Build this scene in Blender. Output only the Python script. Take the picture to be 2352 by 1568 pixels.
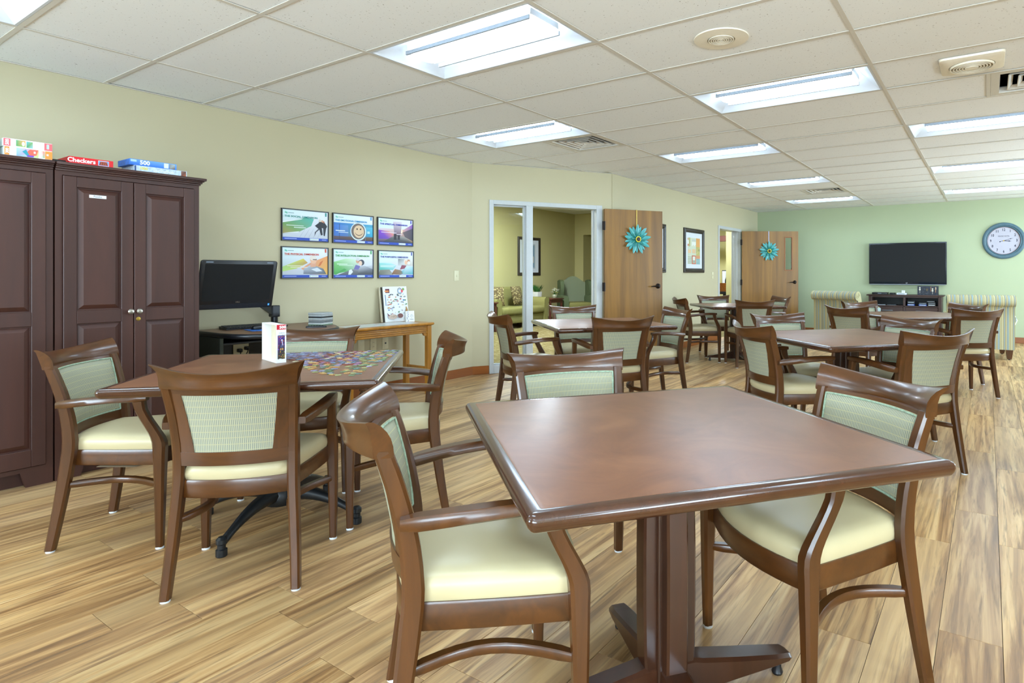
import bpy, bmesh, math, random
from mathutils import Vector, Matrix
random.seed(7)
for o in list(bpy.data.objects): bpy.data.objects.remove(o)
SC = bpy.context.scene
COL = SC.collection
# ------------------------------------------------------------------ camera, world, exposure
CAMZ = 1.175
CEIL = 2.469
cam = bpy.data.cameras.new('camera'); camo = bpy.data.objects.new('camera', cam); COL.objects.link(camo)
camo.location = (0, 0, CAMZ); camo.rotation_euler = (math.pi/2, 0, 0.5773)
cam.sensor_width = 36; cam.lens = 1384.6/2352*36
cam.shift_x = -(1368.0-1176)/2352; cam.shift_y = -(784-628.9)/2352
cam.clip_start = .02; cam.clip_end = 60
SC.camera = camo
w = bpy.data.worlds.new('world'); SC.world = w; w.use_nodes = True
w.node_tree.nodes['Background'].inputs[0].default_value = (.8, .82, .85, 1)
w.node_tree.nodes['Background'].inputs[1].default_value = .3
SC.view_settings.view_transform = 'Standard'; SC.view_settings.look = 'None'
SC.view_settings.gamma = 1; SC.view_settings.use_curve_mapping = False
SC.view_settings.exposure = 0.13
FILL_W = 230.0                      # daylight through added windows, put in to brighten the ceiling
LENS_E = 23.0                      # emission of the troffer lenses

# ------------------------------------------------------------------ materials
def lin(h):
    if not isinstance(h, str): return tuple(h)
    h = h.lstrip('#'); c = [int(h[i:i+2], 16)/255 for i in (0, 2, 4)]
    return tuple(x/12.92 if x <= .04045 else ((x+.055)/1.055)**2.4 for x in c)
class NT:
    def __init__(s, name):
        s.m = bpy.data.materials.new(name); s.m.use_nodes = True; s.t = s.m.node_tree
        s.b = s.t.nodes['Principled BSDF']
    def n(s, t, **k):
        x = s.t.nodes.new(t)
        for a, v in k.items(): setattr(x, a, v)
        return x
    def l(s, a, b): s.t.links.new(a, b)
    def coord(s, kind='Object', scale=(1, 1, 1), rnd=False):
        tc = s.n('ShaderNodeTexCoord'); mp = s.n('ShaderNodeMapping'); mp.inputs['Scale'].default_value = scale
        if rnd:
            oi = s.n('ShaderNodeObjectInfo'); mu = s.n('ShaderNodeMath', operation='MULTIPLY'); mu.inputs[1].default_value = 57.3
            s.l(oi.outputs['Random'], mu.inputs[0]); ad = s.n('ShaderNodeVectorMath', operation='ADD')
            s.l(tc.outputs[kind], ad.inputs[0]); s.l(mu.outputs[0], ad.inputs[1]); s.l(ad.outputs[0], mp.inputs['Vector'])
            s.rand = oi.outputs['Random']
        else: s.l(tc.outputs[kind], mp.inputs['Vector'])
        return mp.outputs[0]
    def noise(s, vec, scale, detail=3, rough=.55, dist=0):
        x = s.n('ShaderNodeTexNoise'); x.inputs['Scale'].default_value = scale; x.inputs['Detail'].default_value = detail
        x.inputs['Roughness'].default_value = rough; x.inputs['Distortion'].default_value = dist
        s.l(vec, x.inputs['Vector']); return x.outputs[0]
    def ramp(s, fac, stops):
        r = s.n('ShaderNodeValToRGB'); e = r.color_ramp.elements
        while len(e) < len(stops): e.new(.5)
        for q, (p, c) in zip(e, stops): q.position = p; q.color = (*lin(c), 1)
        s.l(fac, r.inputs[0]); return r.outputs[0]
    def mix(s, a, b, fac, mode='MIX'):
        x = s.n('ShaderNodeMix', data_type='RGBA', blend_type=mode)
        if isinstance(fac, (int, float)): x.inputs[0].default_value = fac
        else: s.l(fac, x.inputs[0])
        for i, v in ((6, a), (7, b)):
            if isinstance(v, (str, tuple)): x.inputs[i].default_value = (*lin(v), 1)
            else: s.l(v, x.inputs[i])
        return x.outputs[2]
    def math(s, op, a, b=None):
        x = s.n('ShaderNodeMath', operation=op)
        for i, v in enumerate((a, b)):
            if v is None: continue
            if isinstance(v, (int, float)): x.inputs[i].default_value = v
            else: s.l(v, x.inputs[i])
        return x.outputs[0]
    def color(s, c):
        if isinstance(c, (str, tuple)): s.b.inputs['Base Color'].default_value = (*lin(c), 1)
        else: s.l(c, s.b.inputs['Base Color'])
    def bump(s, h, strength=.1, dist=.002):
        b = s.n('ShaderNodeBump'); b.inputs['Strength'].default_value = strength; b.inputs['Distance'].default_value = dist
        s.l(h, b.inputs['Height']); s.l(b.outputs[0], s.b.inputs['Normal'])
    def set(s, rough=None, spec=None, metal=None, **k):
        if rough is not None: s.b.inputs['Roughness'].default_value = rough
        if spec is not None: s.b.inputs['Specular IOR Level'].default_value = spec
        if metal is not None: s.b.inputs['Metallic'].default_value = metal
        for a, v in k.items(): s.b.inputs[a.replace('_', ' ')].default_value = v
        return s.m
M = {}
def plain(key, c, rough=.5, spec=.5, metal=0, var=0.06, nscale=30):
    t = NT(key); v = t.coord()
    c = lin(c); f = t.noise(v, nscale, 2)
    t.color(t.ramp(f, [(.3, tuple(x*(1-var) for x in c)), (.7, tuple(min(1, x*(1+var)) for x in c))]))
    M[key] = t.set(rough, spec, metal); return M[key]
def wood(key, dark, light, rough=.3, axis=2, scale=14, stretch=.07, coat=0, rnd=True, spec=.5):
    t = NT(key); sc = [1, 1, 1]; sc[axis] = stretch
    v = t.coord('Object', tuple(sc), rnd); f = t.noise(v, scale, 4, .6, .6); g = t.noise(v, scale*6, 3, .6, .2)
    c = t.ramp(f, [(.25, dark), (.75, light)]); c2 = t.mix(c, dark, t.math('MULTIPLY', g, .45))
    t.color(c2); t.bump(g, .03); M[key] = t.set(rough, spec, Coat_Weight=coat, Coat_Roughness=.12); return M[key]

wood('chair_wood', '#3a200b', '#603714', .3, 2, 16, .1, .22)
wood('chair_wood_h', '#3a200b', '#603714', .3, 0, 16, .1, .22)
wood('base_wood', '#2b160b', '#462514', .28, 2, 10, .1, .3)
wood('edge_wood', '#331a0d', '#4d2a17', .2, 0, 12, .12, .5)
wood('cabinet_wood', '#351c15', '#4b281d', .45, 1, 7, .1, 0)
wood('stand_wood', '#33201b', '#4a2e26', .4, 0, 9, .1, 0)
wood('oak_door', '#674518', '#a0722b', .4, 1, 9, .045, 0)
wood('honey_oak', '#8f5a14', '#c58a35', .3, 1, 14, .06, .2)
wood('trim_wood', '#7f4417', '#9c5a24', .35, 1, 12, .06, .1)
wood('trim_wood_x', '#7f4417', '#9c5a24', .35, 0, 12, .06, .1)
wood('side_table_wood', '#472218', '#683526', .35, 0, 9, .1, 0)
wood('header_wood', '#4a2a20', '#64382a', .4, 0, 9, .1, 0)
def laminate():
    t = NT('table_laminate'); v = t.coord('Object', (1, 1, 1), True)
    f = t.noise(v, 5, 5, .6, 1.2); g = t.noise(v, 26, 4, .65, .8)
    c = t.ramp(f, [(.3, '#6c452e'), (.55, '#7e5338'), (.8, '#8b5f40')]); c = t.mix(c, '#623b26', t.math('MULTIPLY', g, .35))
    t.color(c); M['laminate'] = t.set(.34, .5)
laminate()
def plankmat():
    t = NT('floor_plank'); v = t.coord('Object', (1, .05, 1), True)
    f = t.noise(v, 16, 5, .6, .9); g = t.noise(v, 60, 4, .6, .5); h = t.noise(v, 5, 2, .5, .5)
    c = t.ramp(f, [(.30, '#775534'), (.43, '#a97e4e'), (.55, '#d2a870'), (.72, '#ecca92')])
    c = t.mix(c, '#6a4e36', t.ramp(g, [(.50, (0, 0, 0)), (.70, (.8, .8, .8))]))
    c = t.mix(c, '#d6b27c', t.ramp(h, [(.5, (0, 0, 0)), (.68, (.6, .6, .6))]))
    oi = t.rand; d = t.ramp(oi, [(0, (.68, .67, .67)), (.45, (.88, .87, .86)), (1, (1.0, 1.0, 1.0))])
    c = t.mix(c, d, 1.0, 'MULTIPLY')
    e = t.n('ShaderNodeMath', operation='FRACT'); t.l(t.math('MULTIPLY', oi, 7.31), e.inputs[0])
    c = t.mix(c, '#a98f74', t.math('MULTIPLY', e.outputs[0], .3))
    t.color(c); t.bump(g, .12, .001)
    r = t.n('ShaderNodeMapRange'); r.inputs['To Min'].default_value = .28; r.inputs['To Max'].default_value = .45
    t.l(g, r.inputs['Value']); t.l(r.outputs[0], t.b.inputs['Roughness']); M['plank'] = t.set(None, .32)
plankmat()
def wallmat(key, c):
    t = NT(key); v = t.coord('Object'); f = t.noise(v, 220, 2); g = t.noise(v, 1.5, 2); c = lin(c)
    t.color(t.ramp(g, [(.3, tuple(x*.975 for x in c)), (.7, c)])); t.bump(f, .06, .001); M[key] = t.set(.75, .25)
wallmat('wall_cream', '#c0b798'); wallmat('wall_green', '#b0ba98'); wallmat('wall_dim_olive', '#bdb27a')  # the olive one is cream with the lounge's dimmer light put into its colour
def tilemat():
    t = NT('ceiling_tile'); v = t.coord('Object', (1, 1, 1), True)
    f = t.noise(v, 95, 2, .6, .5); g = t.noise(v, 300, 2)
    spots = t.ramp(f, [(.285, (.45, .42, .38)), (.325, (1, 1, 1))])
    t.color(t.mix('#eff0ee', spots, 1.0, 'MULTIPLY')); t.bump(g, .2, .001); M['tile'] = t.set(.9, .1)
tilemat()
plain('grid_white', '#d4cec2', .5, .3, 0, .02)
plain('frame_white', '#bcbfbf', .35, .5, 0, .02)
plain('troffer_white', '#cfd1d3', .45, .4, 0, .01)
plain('rail_grey', '#9aa0a6', .35, .5, .3)
plain('vinyl', '#bdaf89', .38, .45, 0, .02, 8)
plain('glide', '#d5d8da', .4)
plain('black_iron', '#14171a', .4, .5)
plain('black_plastic', '#15161a', .35, .5)
plain('black_satin', '#1b1a19', .45, .4)
plain('dark_panel', '#33362d', .6, .3)
plain('bronze', '#2a2320', .35, .5, .7)
plain('nickel', '#b8b3a8', .28, .5, .9)
plain('brass', '#b99a45', .3, .5, .9)
plain('white_paper', '#e8e8e6', .6, .3, 0, .01)
plain('white_plastic', '#e4e4e2', .4, .4, 0, .01)
plain('ivory', '#d6cfae', .45, .4, 0, .02)
plain('ivory_dark', '#8d8060', .6, .3)
plain('ivory_light', '#efe6d2', .45, .4, 0, .02)
plain('duct_dark', '#161514', .7, .2)
plain('clock_blue', '#4d6874', .4, .4, 0, .05)
plain('clock_face', '#b4b1bc', .5, .3, 0, .02, 6)
plain('clock_red', '#6d4038', .6)
plain('ink', '#23233a', .6, .2)
plain('screen', '#1a1b1c', .5, .2, 0, .03)
plain('tv_bezel', '#131a24', .25, .5)
plain('petal', '#479f9e', .3, .5, 0, .12, 18)
plain('petal_dark', '#1f766f', .3, .5, 0, .12, 18)
plain('petal_yellow', '#e2cf2a', .35)
plain('petal_centre', '#2c1710', .5)
plain('strap_brass', '#b79a4e', .35, .5, .4)
plain('strap_grey', '#a8a5b8', .35, .5, .3)
plain('frame_dark', '#2a211b', .35, .5, 0, .15)
plain('sofa_green', '#7d7743', .85, .2, 0, .05, 60)
plain('wing_green', '#5c6646', .85, .2, 0, .07, 60)
plain('copper', '#a8652e', .3, .5, .6, .3, 40)
plain('leaf', '#2f5b22', .6, .3, 0, .3)
plain('flower_white', '#e9e8dc', .7, .3)
plain('flower_yellow', '#c9c94a', .7, .3)
plain('planter_white', '#cfccc2', .5)
plain('vase', '#8d8b6f', .2, .5)
plain('label_white', '#dde0e4', .6)
plain('box_red', '#d4101c', .4); plain('box_blue', '#2268c4', .4, .5, 0, .2, 40); plain('box_coral', '#d8666a', .45); plain('box_orange', '#e08a3c', .45)
plain('box_ice', '#b9cbd8', .45, .5, 0, .25, 60); plain('box_green', '#2fa070', .45); plain('box_mint', '#b8cfc9', .45); plain('box_brown', '#5d4238', .6)
plain('paper_tan', '#b09a7e', .7); plain('book_tan', '#cfc4a8', .6); plain('book_dark', '#2c2419', .6)
plain('key_black', '#202226', .5); plain('cable', '#0e0e10', .5)
plain('pad_blue', '#2f6fc4', .6, .3, 0, .3, 25)
plain('device_white', '#dfe3e6', .4); plain('tape_blue', '#2c4f9a', .5); plain('tape_black', '#1b1f25', .45); plain('tape_grey', '#7e878e', .5)
plain('cd_grey', '#9fa6a8', .35); plain('cd_dark', '#2b2c2e', .35); plain('cd_green', '#88a58a', .35); plain('cd_pale', '#c8cccb', .35)
def emis(key, c, e):
    t = NT(key); t.color(c); t.b.inputs['Emission Color'].default_value = (*lin(c), 1); t.b.inputs['Emission Strength'].default_value = e
    v = t.coord(); f = t.noise(v, 60, 1); t.color(t.ramp(f, [(0, c), (1, c)])); M[key] = t.set(.5)
emis('lens', (.63, .82, 1.0), LENS_E)
emis('lens_lounge', (.74, .87, 1.0), 190.0)
def glass():
    t = NT('pane_glass'); t.set(.0, .5, Transmission_Weight=1.0, IOR=1.45, Alpha=1); t.color((.96, .985, .97))
    tr = t.n('ShaderNodeBsdfTransparent'); tr.inputs[0].default_value = (.95, .975, .955, 1)
    gl = t.n('ShaderNodeBsdfGlossy'); gl.inputs['Roughness'].default_value = .02
    fr = t.n('ShaderNodeFresnel'); fr.inputs[0].default_value = 1.5
    mx = t.n('ShaderNodeMixShader'); t.l(fr.outputs[0], mx.inputs[0]); t.l(tr.outputs[0], mx.inputs[1]); t.l(gl.outputs[0], mx.inputs[2])
    t.l(mx.outputs[0], t.t.nodes['Material Output'].inputs['Surface']); M['glass'] = t.m
glass()
def fabric():
    t = NT('back_fabric'); tc = t.n('ShaderNodeTexCoord'); sp = t.n('ShaderNodeSeparateXYZ'); t.l(tc.outputs['Object'], sp.inputs[0])
    x, z = sp.outputs['X'], sp.outputs['Z']
    fx = t.math('FRACT', t.math('MULTIPLY', x, 1/.0125)); fz = t.math('FRACT', t.math('MULTIPLY', z, 1/.024))
    ax = t.math('ABSOLUTE', t.math('SUBTRACT', fx, .5)); az = t.math('ABSOLUTE', t.math('SUBTRACT', fz, .5))
    gold = t.math('MAXIMUM', t.math('GREATER_THAN', az, .46), t.math('GREATER_THAN', ax, .46))
    fx2 = t.math('FRACT', t.math('MULTIPLY', x, 2/.0125)); bar = t.math('LESS_THAN', t.math('ABSOLUTE', t.math('SUBTRACT', fx2, .5)), .17)
    c = t.mix('#a5a48c', '#6f746a', t.math('MULTIPLY', bar, t.math('LESS_THAN', az, .455)))
    c = t.mix(c, '#b3a66c', t.math('MULTIPLY', gold, .42))
    n = t.noise(tc.outputs['Object'], 400, 2); t.bump(n, .25, .001); t.color(c); M['fabric'] = t.set(.8, .25)
fabric()
plain('piping_cord', '#8fa08a', .8, .2, 0, .2, 90)
def stripes():
    t = NT('stripe_fabric'); tc = t.n('ShaderNodeTexCoord'); sp = t.n('ShaderNodeSeparateXYZ'); t.l(tc.outputs['Object'], sp.inputs[0])
    f = t.math('FRACT', t.math('MULTIPLY', t.math('ADD', sp.outputs['X'], 5.0), 1/.105))
    r = t.n('ShaderNodeValToRGB'); r.color_ramp.interpolation = 'CONSTANT'; e = r.color_ramp.elements
    st = [(0, '#b5ae88'), (.2, '#3a2c15'), (.235, '#9aa39c'), (.36, '#93804a'), (.42, '#b5ae88'), (.55, '#3a2c15'), (.58, '#96a5a4'), (.74, '#4d6a62'), (.77, '#b5ae88'), (.9, '#86703c'), (.94, '#b5ae88')]
    while len(e) < len(st): e.new(.5)
    for q, (p, c) in zip(e, st): q.position = p; q.color = (*lin(c), 1)
    t.l(f, r.inputs[0]); t.color(r.outputs[0]); M['stripe'] = t.set(.8, .25)
stripes()
def wingstripe():
    t = NT('wing_stripe'); tc = t.n('ShaderNodeTexCoord'); sp = t.n('ShaderNodeSeparateXYZ'); t.l(tc.outputs['Object'], sp.inputs[0])
    f = t.math('FRACT', t.math('MULTIPLY', t.math('ADD', sp.outputs['X'], 5.0), 1/.03))
    t.color(t.mix('#8b9072', '#6c7458', t.math('GREATER_THAN', f, .7))); M['wing_stripe'] = t.set(.85, .2)
wingstripe()
def pillow():
    t = NT('pillow_print'); v = t.coord('Object', (1, 1, 1)); x = t.n('ShaderNodeTexVoronoi'); x.inputs['Scale'].default_value = 28; t.l(v, x.inputs['Vector'])
    t.color(t.ramp(x.outputs['Distance'], [(.1, '#cbbf93'), (.35, '#8c7a4c'), (.6, '#5b4c30')])); M['pillow'] = t.set(.85, .2)
pillow()
def carpet():
    t = NT('carpet'); v = t.coord('Object', (3, 14, 1)); f = t.noise(v, 3, 2); g = t.noise(t.coord(), 200, 2)
    c = t.ramp(f, [(.55, '#6f6138'), (.66, '#b3a783')]); t.color(t.mix(c, '#5d5130', t.math('MULTIPLY', g, .4))); M['carpet'] = t.set(.95, .1)
carpet()
def vcol():
    t = NT('print_ink'); a = t.n('ShaderNodeVertexColor'); a.layer_name = 'Col'; n = t.noise(t.coord(), 500, 1)
    t.color(t.mix(a.outputs[0], '#808080', t.math('MULTIPLY', n, .02))); M['print'] = t.set(.45, .35)
vcol()
def runner():
    t = NT('runner_print'); v = t.coord('Object', (1, 1, 1)); x = t.n('ShaderNodeTexVoronoi'); x.inputs['Scale'].default_value = 30; t.l(v, x.inputs['Vector'])
    n = t.noise(v, 9, 3); c = t.mix('#d5dadb', x.outputs['Color'], t.ramp(n, [(.48, (0, 0, 0)), (.7, (.4, .4, .4))])); t.color(c); M['runner'] = t.set(.3, .5)
runner()

# ------------------------------------------------------------------ geometry helpers
class G:
    def __init__(s): s.v = []; s.f = []; s.mi = []; s.c = None
    def add(s, vs, fs, mi=0):
        b = len(s.v); s.v += [tuple(p) for p in vs]; s.f += [tuple(i+b for i in f) for f in fs]; s.mi += [mi]*len(fs); return s
    def box(s, x0, x1, y0, y1, z0, z1, mi=0):
        return s.add([(x0,y0,z0),(x1,y0,z0),(x1,y1,z0),(x0,y1,z0),(x0,y0,z1),(x1,y0,z1),(x1,y1,z1),(x0,y1,z1)],
                     [(0,3,2,1),(4,5,6,7),(0,1,5,4),(1,2,6,5),(2,3,7,6),(3,0,4,7)], mi)
    def bbox(s, x0, x1, y0, y1, z0, z1, b=.004, seg=2, mi=0):       # bevelled box
        bm = bmesh.new(); bmesh.ops.create_cube(bm, size=1)
        for v in bm.verts: v.co = ((x0+x1)/2+v.co.x*(x1-x0), (y0+y1)/2+v.co.y*(y1-y0), (z0+z1)/2+v.co.z*(z1-z0))
        bmesh.ops.bevel(bm, geom=list(bm.edges), offset=b, segments=seg, affect='EDGES', profile=.5)
        bm.verts.index_update(); s.add([v.co for v in bm.verts], [[v.index for v in f.verts] for f in bm.faces], mi); bm.free(); return s
    def loft(s, rings, cap=True, closed=True, mi=0):
        n = len(rings[0]); vs = [p for r in rings for p in r]; fs = []
        for k in range(len(rings)-1):
            for i in range(n if closed else n-1):
                j = (i+1) % n; fs.append((k*n+i, k*n+j, (k+1)*n+j, (k+1)*n+i))
        if cap: fs += [tuple(range(n-1, -1, -1)), tuple(range((len(rings)-1)*n, len(rings)*n))]
        return s.add(vs, fs, mi)
    def grid(s, fn, nu, nv, mi=0, flip=False):
        vs = [fn(i/nu, j/nv) for j in range(nv+1) for i in range(nu+1)]; fs = []
        for j in range(nv):
            for i in range(nu):
                a = j*(nu+1)+i; q = (a, a+1, a+nu+2, a+nu+1); fs.append(q[::-1] if flip else q)
        return s.add(vs, fs, mi)
    def tube(s, pts, r, n=8, cap=True, mi=0):
        pts = [Vector(p) for p in pts]; rings = []; up = Vector((0, 0, 1)); prev = None
        for i, p in enumerate(pts):
            t = (pts[min(i+1, len(pts)-1)]-pts[max(i-1, 0)]).normalized()
            if prev is None:
                a = t.cross(up) if abs(t.dot(up)) < .95 else t.cross(Vector((1, 0, 0)))
            else: a = prev-t*prev.dot(t)
            a.normalize(); prev = a; b = t.cross(a); rr = r[i] if isinstance(r, (list, tuple)) else r
            rings.append([p+(a*math.cos(2*math.pi*k/n)+b*math.sin(2*math.pi*k/n))*rr for k in range(n)])
        return s.loft(rings, cap, mi=mi)
    def lathe(s, prof, c=(0, 0, 0), n=20, axis=2, mi=0, cap=True):              # prof [(r,h)...]
        rings = []
        for r, h in prof:
            ring = []
            for k in range(n):
                a = 2*math.pi*k/n; x, y = r*math.cos(a), r*math.sin(a)
                p = (x, y, h) if axis == 2 else ((h, x, y) if axis == 0 else (y, h, x))
                ring.append((c[0]+p[0], c[1]+p[1], c[2]+p[2]))
            rings.append(ring)
        return s.loft(rings, cap, mi=mi)
    def prism(s, poly, h0, h1, axis=2, mi=0):                          # poly 2D, extruded along axis
        def P(a, b, h): return (a, b, h) if axis == 2 else ((h, a, b) if axis == 0 else (a, h, b))
        return s.loft([[P(a, b, h0) for a, b in poly], [P(a, b, h1) for a, b in poly]], True, mi=mi)
    def mesh(s, name, mats, ang=35):
        me = bpy.data.meshes.new(name); me.from_pydata(s.v, [], s.f)
        for m in (mats if isinstance(mats, list) else [mats]): me.materials.append(M[m] if isinstance(m, str) else m)
        if any(s.mi): me.polygons.foreach_set('material_index', s.mi)
        bm = bmesh.new(); bm.from_mesh(me); bmesh.ops.recalc_face_normals(bm, faces=list(bm.faces)); bm.to_mesh(me); bm.free()
        me.polygons.foreach_set('use_smooth', [True]*len(me.polygons)); me.set_sharp_from_angle(angle=math.radians(ang)); me.update()
        return me
    def obj(s, name, mats, parent=None, ang=35, loc=None):
        return link(name, s.mesh(name, mats, ang), parent, loc)
def link(name, me, parent=None, loc=None):
    o = bpy.data.objects.new(name, me); COL.objects.link(o)
    if parent: o.parent = parent
    if loc: o.location = loc
    return o
def tag(o, label=None, cat=None, group=None, kind=None):
    if label: o['label'] = label
    if cat: o['category'] = cat
    if group: o['group'] = group
    if kind: o['kind'] = kind
    return o
def thing(name, label, cat, loc=(0, 0, 0), rz=0, group=None):
    o = bpy.data.objects.new(name, None); COL.objects.link(o); o.location = loc; o.rotation_euler = (0, 0, rz); o.empty_display_size = .1
    return tag(o, label, cat, group)
def wallthing(name, label, cat, org, right, group=None):
    """local x = right along the wall, y = up, z = out of the wall"""
    o = thing(name, label, cat, org, 0, group); r = Vector(right).normalized(); up = Vector((0, 0, 1)); n = r.cross(up)
    m = Matrix((r, up, n)).transposed(); o.rotation_euler = m.to_euler(); return o
def struct(o): o['kind'] = 'structure'; return o
def copy_tree(o, parent=None):
    c = o.copy(); COL.objects.link(c); c.parent = parent
    for ch in KIDS.get(o.name, []): copy_tree(ch, c)
    return c
KIDS = {}
def index_kids(o):
    KIDS[o.name] = [c for c in bpy.data.objects if c.parent == o]
    for c in KIDS[o.name]: index_kids(c)
def text(name, s, size, parent, mat, x=0, y=0, z=0, align='CENTER', width=None, rot=0, depth=.0004, off=0.0, flip=False):
    """flat lettering in the parent's local xy plane"""
    cu = bpy.data.curves.new(name, 'FONT'); cu.body = s; cu.size = size; cu.align_x = align; cu.align_y = 'CENTER'
    cu.resolution_u = 2; cu.extrude = depth; cu.offset = off
    o = bpy.data.objects.new('tmp', cu); COL.objects.link(o)
    me = bpy.data.meshes.new_from_object(o); bpy.data.objects.remove(o); me.name = name
    if width:
        xs = [v.co.x for v in me.vertices]; k = width/max(1e-6, max(xs)-min(xs))
        for v in me.vertices: v.co.x *= k
    me.materials.clear(); me.materials.append(M[mat])
    t = link(name, me, parent); t.location = (x, y, z); t.rotation_euler = (0, 0, rot); return t
class Print:
    """flat printed picture, coloured per corner, local xy plane, unit 0..1 scaled to w,h"""
    def __init__(s, w, h): s.w, s.h = w, h; s.v = []; s.f = []; s.c = []; s.k = 0
    def poly(s, pts, col):
        z = s.k*.00012; s.k += 1; b = len(s.v)
        s.v += [(x*s.w, y*s.h, z) for x, y in pts]; s.f.append(tuple(range(b, b+len(pts))))
        cs = col if isinstance(col, list) else [col]*len(pts); s.c.append([lin(c) for c in cs]); return s
    def rect(s, x0, y0, x1, y1, col):
        return s.poly([(x0, y0), (x1, y0), (x1, y1), (x0, y1)], col)
    def disc(s, cx, cy, rx, ry, col, n=20, a0=0, a1=6.2832):
        return s.poly([(cx+rx*math.cos(a0+(a1-a0)*k/n), cy+ry*math.sin(a0+(a1-a0)*k/n)) for k in range(n)], col)
    def obj(s, name, parent, loc):
        me = bpy.data.meshes.new(name); me.from_pydata(s.v, [], s.f); me.materials.append(M['print'])
        ca = me.color_attributes.new('Col', 'FLOAT_COLOR', 'CORNER'); i = 0
        for cs in s.c:
            for c in cs: ca.data[i].color = (*c, 1); i += 1
        me.update(); return link(name, me, parent, loc)
def rrect(hx, hy, r, n=5, cx=0, cy=0):
    pts = []
    for sx, sy, a in ((1, 1, 0), (-1, 1, 90), (-1, -1, 180), (1, -1, 270)):
        for k in range(n+1):
            t = math.radians(a+90*k/n); pts.append((cx+sx*(hx-r)+r*math.cos(t), cy+sy*(hy-r)+r*math.sin(t)))
    return pts
def oct_ring(cx, cy, wx, wy, z, ch=.22):
    a, b = wx/2, wy/2; k = min(a, b)*2*ch
    return [(cx+x, cy+y, z) for x, y in ((a-k, -b), (a, -b+k), (a, b-k), (a-k, b), (-a+k, b), (-a, b-k), (-a, -b+k), (-a+k, -b))]
# ------------------------------------------------------------------ the room shell
YAW = 0.5773; CY_, SY_ = math.cos(-YAW), math.sin(-YAW)
def proj(x, y, z):                                  # photograph pixel of a point, only to rank pieces by size
    xr = x*CY_-y*SY_; yf = x*SY_+y*CY_
    if yf < .05: return None
    return (1368+1384.6*xr/yf, 628.9-1384.6*(z-CAMZ)/yf)
XL, XF, YE, XR, YB = -5.035, -4.07, 12.5, 3.6, -3.0
P1 = (XL, 5.095); P2 = (XF, 6.67)
WT = .14; HT = CEIL+.25
def wallobj(name, org, right, boxes, mat):
    g = G()
    for b in boxes: g.box(*b)
    o = g.obj(name, mat); r = Vector(right).normalized(); up = Vector((0, 0, 1)); n = r.cross(up)
    o.location = org; o.rotation_euler = Matrix((r, up, n)).transposed().to_euler(); return struct(o)
DA = Vector((P2[0]-P1[0], P2[1]-P1[1], 0)); LA = DA.length; DA.normalize()
wallobj('wall_left', (XL, YB, 0), (0, 1, 0), [(-.14, P1[1]-YB+.04, -.05, HT, -WT, 0)], 'wall_cream')
wallobj('wall_diagonal', (*P1, 0), DA, [(-.04, .203, -.05, HT, -WT, 0), (1.682, LA+.0, -.05, HT, -WT, 0), (.203, 1.682, 2.05, HT, -WT, 0)], 'wall_cream')
wallobj('wall_far_left', (*P2, 0), (0, 1, 0), [(-.02, 3.608, -.05, HT, -WT, 0), (4.80, YE-P2[1]+.14, -.05, HT, -WT, 0), (3.608, 4.80, 2.05, HT, -WT, 0)], 'wall_cream')
wallobj('wall_end', (XF, YE, 0), (1, 0, 0), [(0, XR-XF+.14, -.05, HT, -WT, 0)], 'wall_green')
ADD_WINR = [-.4, 8.3, 10.7]; ADD_WINB = [-3.6, .5, 2.5]; WW, WZ0, WZ1 = 1.9, .62, 2.16
def holed(L, cs):
    out = []; p = 0
    for c in sorted(cs):
        out += [(p, c-WW/2, -.05, HT, -WT, 0), (c-WW/2, c+WW/2, -.05, WZ0, -WT, 0), (c-WW/2, c+WW/2, WZ1, HT, -WT, 0)]; p = c+WW/2
    return out+[(p, L, -.05, HT, -WT, 0)]
wallobj('wall_right', (XR, YE, 0), (0, -1, 0), holed(YE-YB, [YE-c for c in ADD_WINR]), 'wall_cream')
wallobj('wall_back', (XR, YB, 0), (-1, 0, 0), holed(XR-XL, [XR-c for c in ADD_WINB]), 'wall_cream')
def window(n, org, right):  # added window in an unseen wall, there to let fill light in
    o = bpy.data.objects.new('window_%d' % n, None); COL.objects.link(o); r = Vector(right).normalized(); up = Vector((0, 0, 1)); nn = r.cross(up)
    o.location = org; o.rotation_euler = Matrix((r, up, nn)).transposed().to_euler(); struct(o)
    for b in ((-WW/2, -WW/2+.05, WZ0, WZ1), (WW/2-.05, WW/2, WZ0, WZ1), (-.02, .02, WZ0, WZ1), (-WW/2, WW/2, WZ0, WZ0+.05), (-WW/2, WW/2, WZ1-.05, WZ1)): G().bbox(*b, -.11, -.05, .003, 1).obj('window_frame', 'frame_white', o)
    G().box(-WW/2, WW/2, WZ0, WZ1, -.082, -.078).obj('pane', 'glass', o); G().bbox(-WW/2-.03, WW/2+.03, WZ0-.03, WZ0, -.05, .04, .004, 1).obj('window_sill', 'frame_white', o)
    la = bpy.data.lights.new('fill_light', 'AREA'); la.shape = 'RECTANGLE'; la.size = WW-.1; la.size_y = WZ1-WZ0-.1; la.energy = FILL_W; la.color = (.66, .83, 1.0)
    lo = bpy.data.objects.new('fill_light', la); COL.objects.link(lo); lo.parent = o; lo.location = (0, (WZ0+WZ1)/2, -.16); lo.rotation_euler = (math.pi-math.radians(22), 0, 0)  # added area light, tilted up to lift the ceiling
for k, c in enumerate(ADD_WINR): window(k+1, (XR, c, 0), (0, -1, 0))
for k, c in enumerate(ADD_WINB): window(k+4, (c, YB, 0), (-1, 0, 0))
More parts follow.
